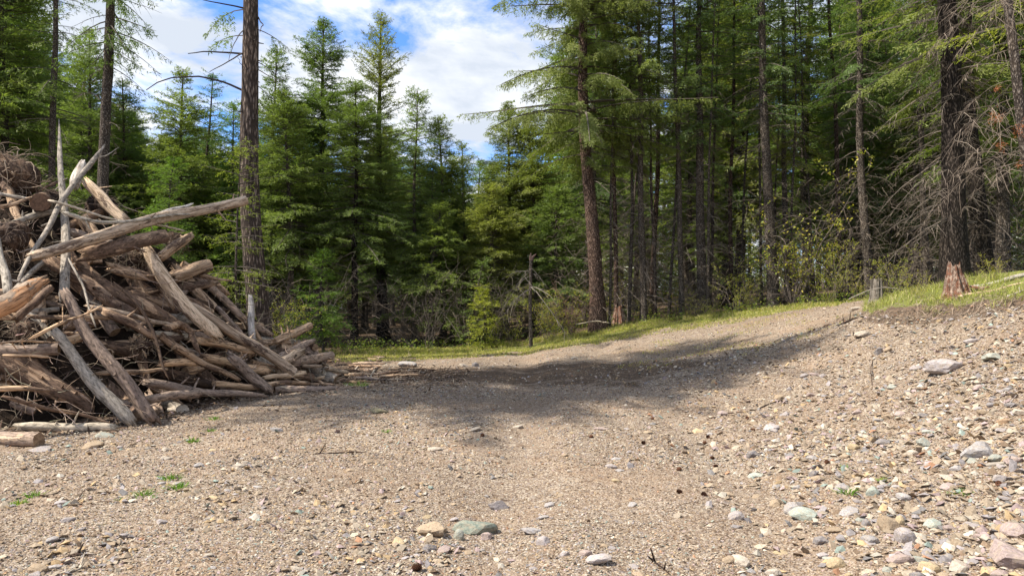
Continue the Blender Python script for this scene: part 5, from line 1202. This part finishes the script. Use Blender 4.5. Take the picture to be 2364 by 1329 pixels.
# ------------------------------------------------------------------ shrubs
def shrub_mesh(seed, H, n_st, leaf_pal, nleaf, leafs=0.035, spread=0.5, barec=(0.16, 0.13, 0.11), up=0.35):
    r = np.random.default_rng(seed); a = Acc(); K = 8; s = np.linspace(0, 1, K)
    az = r.random(n_st) * 6.28; l = H * (0.6 + 0.5 * r.random(n_st))
    C = np.zeros((n_st, K, 3)); C[..., 0] = (np.cos(az) * l * spread)[:, None] * s ** 1.2; C[..., 1] = (np.sin(az) * l * spread)[:, None] * s ** 1.2; C[..., 2] = l[:, None] * (s - 0.18 * s ** 2 * r.random((n_st, 1)))
    C += np.cumsum(r.normal(0, 0.02, C.shape), 1) * H; C[:, 0] *= 0.2
    V, Q = tubes(C, (0.004 + 0.0025 * H) * (1.05 - 0.8 * s)[None].repeat(n_st, 0), 4); a.add(V, Q, barec)
    m = n_st * 9; bi = np.repeat(np.arange(n_st), 9); i0 = r.integers(2, K, m); p = C[bi, i0]; D = unit(r.normal(size=(m, 3)) + np.array([0, 0, up])); ll = H * (0.12 + 0.22 * r.random(m)); k5 = np.linspace(0, 1, 5)
    C2 = p[:, None] + D[:, None] * (ll[:, None] * k5)[..., None] + np.cumsum(r.normal(0, 0.03, (m, 5, 3)), 1) * ll[:, None, None]
    V, Q = tubes(C2, 0.0035 * (1 - 0.6 * k5)[None].repeat(m, 0), 3); a.add(V, Q, barec)
    st = a.mesh('stems', [M_TWIG]); lm = None
    if nleaf:
        j = r.integers(0, m, nleaf); f = r.random(nleaf) ** 0.7; i1 = np.minimum((f * 4).astype(int), 3)
        q = C2[j, i1] + (C2[j, i1 + 1] - C2[j, i1]) * (f * 4 - i1)[:, None] + r.normal(0, 0.02, (nleaf, 3))
        D = unit(r.normal(size=(nleaf, 3))); Sd = unit(np.cross(D, r.normal(size=(nleaf, 3))))
        b = Acc(); V, Q = elems(q, D, Sd, leafs * (0.6 + 0.8 * r.random(nleaf)), leafs * 0.6)
        c = np.asarray(leaf_pal)[r.choice(len(leaf_pal), nleaf)] * (0.75 + 0.5 * r.random((nleaf, 1))); b.add(V, Q, np.repeat(c, 4, 0)); lm = b.mesh('leaves', [M_BROAD])
    return st, lm
def shrub(label, px, d, topy, ms, H0, group=None, rz=0, base=None, name='shrub'):
    loc = gp(px, d); s = max(0.3, Hof(topy, loc) / H0)
    t = thing(name, label, 'shrub', loc, group); t.rotation_euler = (0, 0, rz); t.scale = (s, s, s)
    obj('stems', ms[0], t)
    if ms[1]: obj('leaves', ms[1], t)
YG = [(0.42, 0.40, 0.06), (0.34, 0.36, 0.06), (0.26, 0.32, 0.05), (0.50, 0.42, 0.08)]
shy = [shrub_mesh(900 + k, 1.7, 9, YG, 1300) for k in range(3)]
shb = [shrub_mesh(910 + k, 1.6, 12, YG, 0, barec=(0.095, 0.078, 0.066)) for k in range(3)]
shr = shrub_mesh(920, 1.2, 16, YG, 0, barec=(0.16, 0.09, 0.075), spread=0.45)
shrub('bright yellow leafed shrub right beside the foot of the thick trunk', 660, 18.2, 648, shy[0], 1.7)
shrub('yellow leafed shrub low behind the upright bleached stub', 632, 19.0, 690, shy[1], 1.7)
shrub('yellow leafed shrub right below the broken snag', 1262, 21.6, 668, shy[2], 1.7)
shrub('small yellow green shrub left of the broken snag foot', 1180, 21.9, 715, shy[1], 1.7, rz=2)
shrub('yellow shrub showing between the big reddish trunk and the red stump', 1402, 24.5, 590, shy[0], 1.7, rz=1)
shrub('reddish bare twiggy bush left of the big reddish trunk', 1320, 22.0, 650, shr, 1.2)
for k, (x, y, d, l) in enumerate([(1700, 600, 21.6, 'yellow green shrub left of the bending trunk'), (1745, 575, 22.5, 'yellow green shrub right in front of the bending trunk foot'), (1830, 410, 21.5, 'tall yellow leafed shrub reaching up beside the bending trunk'),
        (1870, 500, 21.8, 'tall thin shrub right of the tallest yellow one'), (1925, 560, 20.5, 'yellow green shrub left of the grey stump'), (1980, 600, 20.0, 'airy shrub directly behind the grey stump'), (2070, 560, 18.0, 'grey green shrub between the grey and red stumps'), (1560, 640, 23.5, 'small yellow shrub among the thin stems')]):
    shrub(l, x, d, y, shy[k % 3], 1.7, rz=k * 1.3)
for k in range(22):
    px = rnd.choice([rnd.uniform(640, 1330), rnd.uniform(1300, 2330), rnd.uniform(1300, 2330)]); x = px
    d = float(edge_y((px - CX) / F * 21)) + rnd.uniform(0.3, 4.5)
    shrub('bare tangled grey bush in the shade under the trees', px, d, rnd.uniform(590, 690), shb[k % 3], 1.6, 'bare bushes under the trees', rz=rnd.random() * 6)
for k in range(11):
    px = rnd.uniform(1480, 2100) if k > 1 else rnd.uniform(1100, 1330); d = float(edge_y((px - CX) / F * 21)) + rnd.uniform(-0.3, 2.0)
    shrub('low light green shrub at the foot of the forest trees', px, d, rnd.uniform(640, 715), shy[k % 3], 1.7, 'low green shrubs along the forest foot', rz=rnd.random() * 6)
for k, (px, py, d) in enumerate([(2290, 640, 12.5), (2120, 668, 12.4)]):
    shrub(['low green leafy bush right of the red stump', 'sparse leafy sprig left of the red stump'][k], px, d, py, shy[k], 1.7, rz=k)

# ------------------------------------------------------------------ stumps, snag, dead fir
def on_ground(px, py):
    d = 2.0
    while d < 40:
        q = P(px, py, d)
        if q[2] <= ghs(q[0], q[1]): break
        d *= 1.008
    return q
def stump(label, px, topy, basey, d, wpx, style, seed, name='stump', rag=1.0, lean=0.0):
    q = on_ground(px, basey); d = q[1]; z0 = ghs(q[0], q[1]); r_ = wpx / F * d / 2; H = (basey - topy) / F * d
    H = P(px, topy, d)[2] - z0
    K, S = 22, 40; a = np.arange(S) * 2 * math.pi / S; s = np.linspace(0, 1, K); r = np.random.default_rng(seed)
    zz_ = s * H * 0.86
    rad = r_ * (0.86 + 0.2 * np.exp(-zz_ / (H * 0.12)) - 0.14 * s - (0.28 * s ** 3 if rag > 0.7 else 0))
    f = 1 + 0.22 * 2 * fbm(np.cos(a)[None] * 1.5 + seed, np.sin(a)[None] * 1.5 + s[:, None] * 0.4, 3) + 0.16 * (r.random(S)[None] - 0.5) * (0.5 + s[:, None]) + 0.015 * r.normal(size=(K, S)) + 0.09 * r.normal(size=S)[None]
    V = np.stack([rad[:, None] * f * np.cos(a) + lean * zz_[:, None], rad[:, None] * f * np.sin(a), zz_[:, None] + 0 * f], -1)
    j = r.random(S) ** 1.3; j = 0.6 * j + 0.4 * np.roll(j, 1)
    V[-1, :, 2] += (j * 0.34 * rag + 0.02) * H; V[-2, :, 2] += j * 0.16 * rag * H; V[:, :, :2] *= (1 + 0.12 * np.exp(-zz_ / (H * 0.15)))[:, None, None]
    V[0, :, 2] -= 0.25
    n = K * S; inn = V[-1] * np.array([0.55, 0.55, 1]) - np.array([0, 0, 0.25 * H]) - np.stack([0 * a, 0 * a, j * 0.3 * H * rag], -1); c = np.array([[lean * H, 0, H * 0.45]])
    i = np.arange(K - 1)[:, None] * S; sI = np.arange(S)[None]; s2 = (sI + 1) % S
    Q = np.stack([i + sI, i + s2, i + S + s2, i + S + sI], -1).reshape(-1, 4); ss = np.arange(S)
    Q2 = np.stack([(K - 1) * S + ss, (K - 1) * S + (ss + 1) % S, n + (ss + 1) % S, n + ss], -1); T3 = np.stack([n + ss, n + (ss + 1) % S, np.full(S, n + S)], -1)
    me = mesh(name, np.concatenate([V.reshape(-1, 3), inn, c]), [Q, Q2, T3], W[style], smooth=False)
    tag(obj(name, me, None, (q[0], q[1], z0)), label, 'stump')
stump('jagged red brown rotten stump standing in grass on the mound', 2208, 618, 686, 11.7, 60, 'red', 1, 'rotten_stump', 1.3, -0.12)
stump('small red rotten stump beside the big reddish trunk', 1427, 708, 752, 21.4, 34, 'red', 2, 'rotten_stump', 0.9)
stump('grey weathered stump in shade left of the mound', 2024, 640, 700, 16.5, 32, 'shade_grey', 3, 'stump', 0.35)
for k, (pts, w, l, st) in enumerate([([(2240, 672), (2290, 664), (2364, 648), (2430, 640)], 11, 'splintered grey fallen log right of the red stump', 'silver'), ([(2215, 684), (2290, 682), (2370, 676)], 7, 'long thin pale splinter lying below the fallen log', 'pale'),
        ([(2236, 664), (2262, 668), (2285, 676)], 12, 'reddish torn root spreading right from the red stump', 'red'), ([(1904, 752), (1935, 742), (1970, 730)], 6, 'brown stick lying at the left foot of the bank', 'brown'),
        ([(1936, 763), (1960, 766), (1982, 774)], 5, 'dark crooked stick beneath the bank', 'dark'), ([(1620, 728), (1660, 730), (1700, 722)], 7, 'reddish rotten branch on the forest edge', 'red'),
        ([(1330, 748), (1380, 741), (1410, 745)], 2.5, 'thin pale branch lying before the big reddish trunk', 'grey'), ([(1960, 690), (2005, 668), (2040, 664), (2085, 668)], 2.5, 'thin bare branch arching over the grass below the grey stump', 'grey'),
        ([(2320, 712), (2364, 690), (2400, 680)], 4, 'bare stick on the right of the mound', 'silver')]):
    d = [12.2, 11.6, 11.9, 13.2, 12.4, 22.5, 21.3, 12.8, 10.8][k]; P3 = []
    for x, y in pts:
        q = P(x, y, d); q[2] = max(q[2], ghs(q[0], q[1]) + 0.01) if k != 7 else q[2]; P3.append(q)
    rr2 = w / F * d / 2
    log_obj('fallen_log' if k == 0 else 'fallen_branch', l, P3, [rr2, rr2, rr2 * 0.6], st, ('broken', 'point'), 3, 700 + k, cat='fallen wood', S=10)

def snag():
    d = 20.6; loc = gp(1226, d); t = thing('broken_snag', 'broken snag with bleached branches drooping like an umbrella, centre of the forest edge', 'snag', loc)
    Ht = Hof(598, loc); path = [[0, 0, -0.4], [0, 0, 0], [-0.03, 0, Ht * .5], [0.0, 0, Ht]]
    pp_ = resample(path, 20); obj('trunk', trunk_mesh('trunk', pp_, np.linspace(0.06, 0.045, 20), M_BARKG, 10, 0.3, 5), t)
    r = np.random.default_rng(2); a = Acc(); n = 11
    org = np.tile([0, 0, Ht - 0.10], (n, 1)) + r.normal(0, 0.03, (n, 3)) - np.array([0, 0, 0.9]) * r.random((n, 1)) ** 2
    az = np.where(r.random(n) < 0.55, math.pi + r.normal(0, 0.5, n), r.normal(-0.1, 0.5, n)); Lb = 0.5 + 1.1 * r.random(n)
    dead_branches(a, r, org, az, Lb, r.normal(-0.35, 0.3, n), 0.25 + 0.35 * r.random(n), (0.19, 0.165, 0.14), 0.006, 5, 0.45, 0.7, r0=0.005)
    obj('branches', a.mesh('branches', [M_TWIG]), t)
    sp = Acc(); q = np.array([[[0, 0, Ht - .03], [0.05, 0, Ht + 0.07], [0.14, 0, Ht + 0.14]], [[0, 0, Ht - .03], [-0.02, 0, Ht + 0.08], [0.0, 0, Ht + 0.17]]]); V, Q = tubes(q, np.array([[0.06, 0.035, 0.01]] * 2), 6); sp.add(V, Q, (0.14, 0.09, 0.075)); obj('splinters', sp.mesh('splinters', [M_TWIG]), t)
snag()

def dead_fir():
    d = 9.6; loc = gp(2420, d)
    t = thing('dead_fir', 'dead leaning fir at the right edge with pale bare arching branches and rust needles', 'tree', loc)
    pts = [np.array([0, 0, -0.4]), np.array([0, 0, 0])]
    for x, y in [(2400, 520), (2368, 380), (2350, 200), (2325, 0), (2310, -200), (2300, -420)]: q = P(x, y, d) - np.array(loc); q[1] = 0; pts.append(q)
    pth = resample(pts, 40); obj('trunk', trunk_mesh('trunk', pth, np.interp(np.linspace(0, 1, 40), [0, 0.6, 1], [0.075, 0.055, 0.02]), M_BARKG, 10, 0.15, 8), t)
    r = np.random.default_rng(12); ax = lambda z: np.stack([np.interp(z, pth[:, 2], pth[:, 0]), np.interp(z, pth[:, 2], pth[:, 1]), z], -1)
    a = Acc(); n = 27; z = np.sort(0.9 + 3.2 * r.random(n) ** 0.8)
    az = np.where(r.random(n) < 0.72, r.normal(3.5, 0.65, n), r.random(n) * 6.28); Lb = (0.55 + 0.75 * r.random(n)) * np.interp(z, [0, 1.5, 3, 4], [0.9, 1.1, 1.2, 1.0])
    PP = dead_branches(a, r, ax(z), az, Lb, r.normal(0.15, 0.25, n), 0.6 + 0.35 * r.random(n), (0.20, 0.16, 0.125), 0.0035, 12, 0.5, 0.6, 8, r0=0.0012)
    dead_branches(a, r, np.concatenate([PP[:, 4], PP[:, 5]]), np.concatenate([az + 0.6, az - 0.6]) , np.concatenate([Lb, Lb]) * 0.5, r.normal(-0.3, 0.3, 2 * n), 0.7 * np.ones(2 * n), (0.20, 0.16, 0.125), 0.0025, 7, 0.5, 0.7, 6, r0=0.0012)
    obj('branches', a.mesh('branches', [M_TWIG]), t)
    b = Acc()
    for (x, y, s_) in ((2298, 272, .10), (2310, 335, .08), (2352, 300, .10), (2300, 205, .04), (2352, 380, .04)):
        c = P(x, y, d - 0.25) - np.array(loc); n = int(900 * s_)
        D = unit(r.normal(size=(n, 3)) + np.array([0.3, 0, -0.5])); pos = c + r.normal(0, s_ * 0.45, (n, 3)) * np.array([0.8, 0.8, 1.1]); Sd = unit(np.cross(D, r.normal(size=(n, 3))))
        V, Q = elems(pos, D, Sd, 0.045, 0.006); cc = np.array([0.33, 0.13, 0.065]) * (0.6 + 0.8 * r.random((n, 1))); b.add(V, Q, np.repeat(cc, 4, 0))
    obj('rust_needles', b.mesh('rust_needles', [M_LEAF_DRY]), t)
dead_fir()
# live bough hanging into the top right, from a tree standing just outside the frame
def side_tree():
    loc = (8.6, 10.4, ghs(8.6, 10.4)); t = thing('fir_tree', 'fir just outside the right edge whose sunlit yellow bough reaches in at top right', 'tree', loc)
    pth = resample([[0, 0, -0.4], [0, 0, 0], [0.1, 0, 6], [0, 0, 12]], 30); obj('trunk', trunk_mesh('trunk', pth, np.linspace(0.16, 0.02, 30), M_BARKG, 10, 0.15, 9), t)
    r = np.random.default_rng(31); a = Acc(); n = 16
    z = np.array([3.45, 3.7, 3.3, 3.9, 4.1, 4.4, 4.7, 5.0, 5.4, 5.8, 6.4, 7, 8, 9, 10, 11]); ax_ = np.stack([0 * z, 0 * z, z], -1); az = np.array([3.1, 3.25, 2.9, 3.4, 3.0, 2.7, 3.6, 1.2, 5.2, 3.9, .5, 2, 4, 1, 5, 3]); Lb = np.array([2.7, 2.3, 2.2, 2.0, 2.2, 1.9, 1.9, 1.6, 1.6, 1.5, 1.4, 1.3, 1.1, .9, .7, .5])
    foliage(a, r, ax_, az, Lb, np.full(n, 0.08), np.full(n, 0.22), np.zeros(n), GREEN['yellow'], tw_gap=0.045, tw_len=0.24, sp=0.022, elen=0.05, ewid=0.012, hang=0.15, t0=0.3, barkc=(0.14, .12, .1))
    obj('crown', a.mesh('crown', [M_TWIG, M_LEAF]), t)
    b = Acc(); n = 26; dead_branches(b, r, np.stack([np.zeros(n), np.zeros(n), 1.5 + 2.3 * r.random(n)], -1), r.normal(3.0, 0.6, n), 1.0 + 0.9 * r.random(n), r.normal(0.05, .2, n), 0.5 + .3 * r.random(n), (0.15, 0.12, 0.095), 0.0038, 10, 0.35, 0.6, 8, r0=0.0012)
    obj('dead_branches', b.mesh('dead_branches', [M_TWIG]), t)
side_tree()

# ------------------------------------------------------------------ little things on the ground
def cone_mesh():
    k = 150; i = np.arange(k); t = (i + 0.5) / k; th = i * 2.399963; rad = np.sin(np.pi * (0.08 + 0.86 * t)) ** 0.8
    p = np.stack([np.cos(th) * rad * 0.42, np.sin(th) * rad * 0.42, t * 1.5 - 0.75], -1); D = unit(np.stack([np.cos(th), np.sin(th), 0.5 + 0 * t], -1)); Sd = unit(np.cross(D, np.array([0, 0, 1.0])))
    V, Q = elems(p, D, Sd, 0.42, 0.34); c = np.tile([0.13, 0.06, 0.035], (len(V), 1)); a = Acc(); a.add(V, Q, c)
    V, Q = tubes(np.array([[[0, 0, -0.8], [0, 0, -0.3], [0, 0, 0.3], [0, 0, 0.8]]]), np.array([[0.1, 0.42, 0.42, 0.08]]), 8); a.add(V, Q, (0.06, 0.03, 0.02)); return a.mesh('pine_cone', [M_TWIG])
CM = cone_mesh()
for k, (x, y, l) in enumerate([(961, 1321, 'open brown pine cone at the bottom edge left of centre'), (1567, 1087, 'dark pine cone, middle one of the scattered group at right'), (1653, 1083, 'pine cone right of the middle one'), (1569, 1138, 'pine cone below the middle one'), (1626, 1146, 'pine cone at the lower right of the cone group'),
        (1634, 1012, 'reddish pine cone near the shadow edge'), (1626, 1027, 'small reddish cone just below the one near the shadow edge'), (1645, 1061, 'pine cone standing above the right hand one'), (1506, 970, 'pine cone at the very edge of the shadow'), (1114, 1008, 'black pine cone on the centre gravel'),
        (1364, 1012, 'red brown cone centre right of the black one'), (1725, 968, 'dark cone lying by the twig before the shade'), (1910, 1070, 'reddish cone among stones above the mint stone'), (1886, 1101, 'cone lying left of the small green sprigs'), (2306, 1122, 'pair sized brown cone on the far right stones'), (1485, 1028, 'tiny cone between the centre and the cone group')]):
    q = on_ground(x, y); o = obj('pine_cone', CM); s = 0.026 if k else 0.034; o.scale = (s, s, s); o.location = (q[0], q[1], ghs(q[0], q[1]) + s * 0.55); o.rotation_euler = (1.4, rnd.random(), rnd.random() * 6); tag(o, l, 'pine cone')
def ground_stick(label, pts, w, style='dark', lift=0.006, seed=0):
    P3 = [];
    for x, y in pts: q = on_ground(x, y); q[2] = ghs(q[0], q[1]) + lift; P3.append(q)
    d = np.mean([q[1] for q in P3]); rr2 = w / F * d / 2
    log_obj('twig', label, P3, [rr2, rr2, rr2 * 0.5], style, ('point', 'point'), 3, 800 + seed, cat='twig', S=6, lump=0.2, segl=0.03)
for k, (l, p, w, st) in enumerate([('dark forked twig lying level on the left centre gravel', [(722, 1050), (780, 1048), (845, 1046)], 5, 'dark'), ('long thin curved twig running down the right slope', [(2016, 830), (2014, 880), (2000, 940), (1960, 970)], 1.8, 'dark'), ('long dark twig before the shade on the right', [(1680, 958), (1740, 950), (1810, 922)], 4, 'dark'),
        ('dark twig at the bottom edge right of centre', [(1496, 1290), (1520, 1308), (1548, 1332)], 5, 'dark'), ('stout knobbly stick on the stones at the right edge', [(2270, 1078), (2310, 1076), (2372, 1068)], 12, 'grey'), ('pale crooked branch on the litter right of the pile', [(850, 830), (876, 846), (860, 868), (846, 880)], 6, 'grey'),
        ('second pale branch meeting the crooked one', [(862, 828), (838, 842), (818, 856)], 5, 'silver'), ('thin level stick between pile tail and vivid tuft', [(740, 874), (790, 878), (850, 876)], 5, 'brown'), ('pale splinter at the lower left', [(140, 1325), (170, 1318), (202, 1310)], 5, 'grey'), ('dark stick near the lower left pale slab', [(150, 1290), (185, 1280), (205, 1276)], 6, 'dark'),
        ('thin twig near the pile foot at left centre', [(150, 1165), (215, 1160), (285, 1162)], 3, 'pale'), ('thin dark stick behind the far gravel edge', [(935, 852), (990, 856), (1040, 850)], 4, 'dark'), ('bare twig at the top of the right slope', [(2100, 905), (2180, 896), (2290, 890)], 4, 'dark'), ('white twig crossing stones on the right', [(2330, 900), (2305, 920), (2330, 944)], 4, 'silver')]):
    ground_stick(l, p, w, st, seed=k)
# dry twigs and clods along the bank
r = np.random.default_rng(21); n = 1700; x = 5.6 + 4.0 * r.random(n); b, s, on = bank(x, 0 * x + 10); ex = np.array([5.7, 6.0, 6.3, 6.7, 7.2, 8.0, 11.0]); ey = np.array([13.4, 12.5, 11.6, 10.8, 10.1, 9.4, 8.5]); y = np.interp(x, ex, ey) + r.normal(-0.15, 0.45, n)
K = 6; s = np.linspace(-0.5, 0.5, K); D = unit(np.stack([r.normal(size=n), r.normal(size=n), r.normal(0, .3, n)], -1)); ln = 0.08 + 0.4 * r.random(n) ** 2.5
C = np.stack([x, y, 0 * x], -1)[:, None] + D[:, None] * (ln[:, None] * s)[..., None] + np.cumsum(r.normal(0, 0.04, (n, K, 3)), 1) * ln[:, None, None]; C[..., 2] += gh(C[..., 0], C[..., 1]) + 0.012
V, Q = tubes(C, (0.0015 + 0.0035 * r.random(n) ** 2)[:, None] * np.ones(K), 3); A_ = Acc(); A_.add(V, Q, np.repeat(np.array([0.27, 0.21, 0.16]) * (0.4 + 1.1 * r.random((n, 1))), K * 3, 0))
tag(obj('bank_litter', A_.mesh('bank_litter', [M_TWIG])), 'dry twigs and hanging roots littering the bank', 'twigs', kind='stuff')
# dry bare twigs standing in the shade under the right hand trees
def tangle():
    r = np.random.default_rng(55); n = 6500
    px = np.where(r.random(n) < 0.75, r.uniform(1280, 2420, n), r.uniform(620, 1300, n)); x0 = (px - CX) / F * 21; d = edge_y(x0) + 0.3 + 5.5 * r.random(n); x = (px - CX) / F * d
    z = gh(x, d) + np.where(px > 1280, 3.6, 1.9) * r.random(n) ** 1.3
    K = 6; s = np.linspace(0, 1, K); a = r.random(n) * 6.28; D = unit(np.stack([np.cos(a), np.sin(a), r.normal(-0.2, .6, n)], -1)); ln = 0.3 + 0.8 * r.random(n) ** 2
    C = np.stack([x, d, z], -1)[:, None] + D[:, None] * (ln[:, None] * s)[..., None] + np.cumsum(r.normal(0, 0.04, (n, K, 3)), 1) * ln[:, None, None]; C[..., 2] -= (ln * 0.4 * r.random(n))[:, None] * s ** 2
    V, Q = tubes(C, (0.003 + 0.005 * r.random(n) ** 2)[:, None] * (1 - 0.7 * s), 3); A_ = Acc(); A_.add(V, Q, np.repeat(np.array([0.15, 0.12, 0.095]) * (0.4 + 1.0 * r.random((n, 1))), K * 3, 0))
    tag(obj('twig_undergrowth', A_.mesh('twig_undergrowth', [M_TWIG])), 'dense tangle of dry bare twigs under the trees', 'twigs', kind='stuff')
tangle()
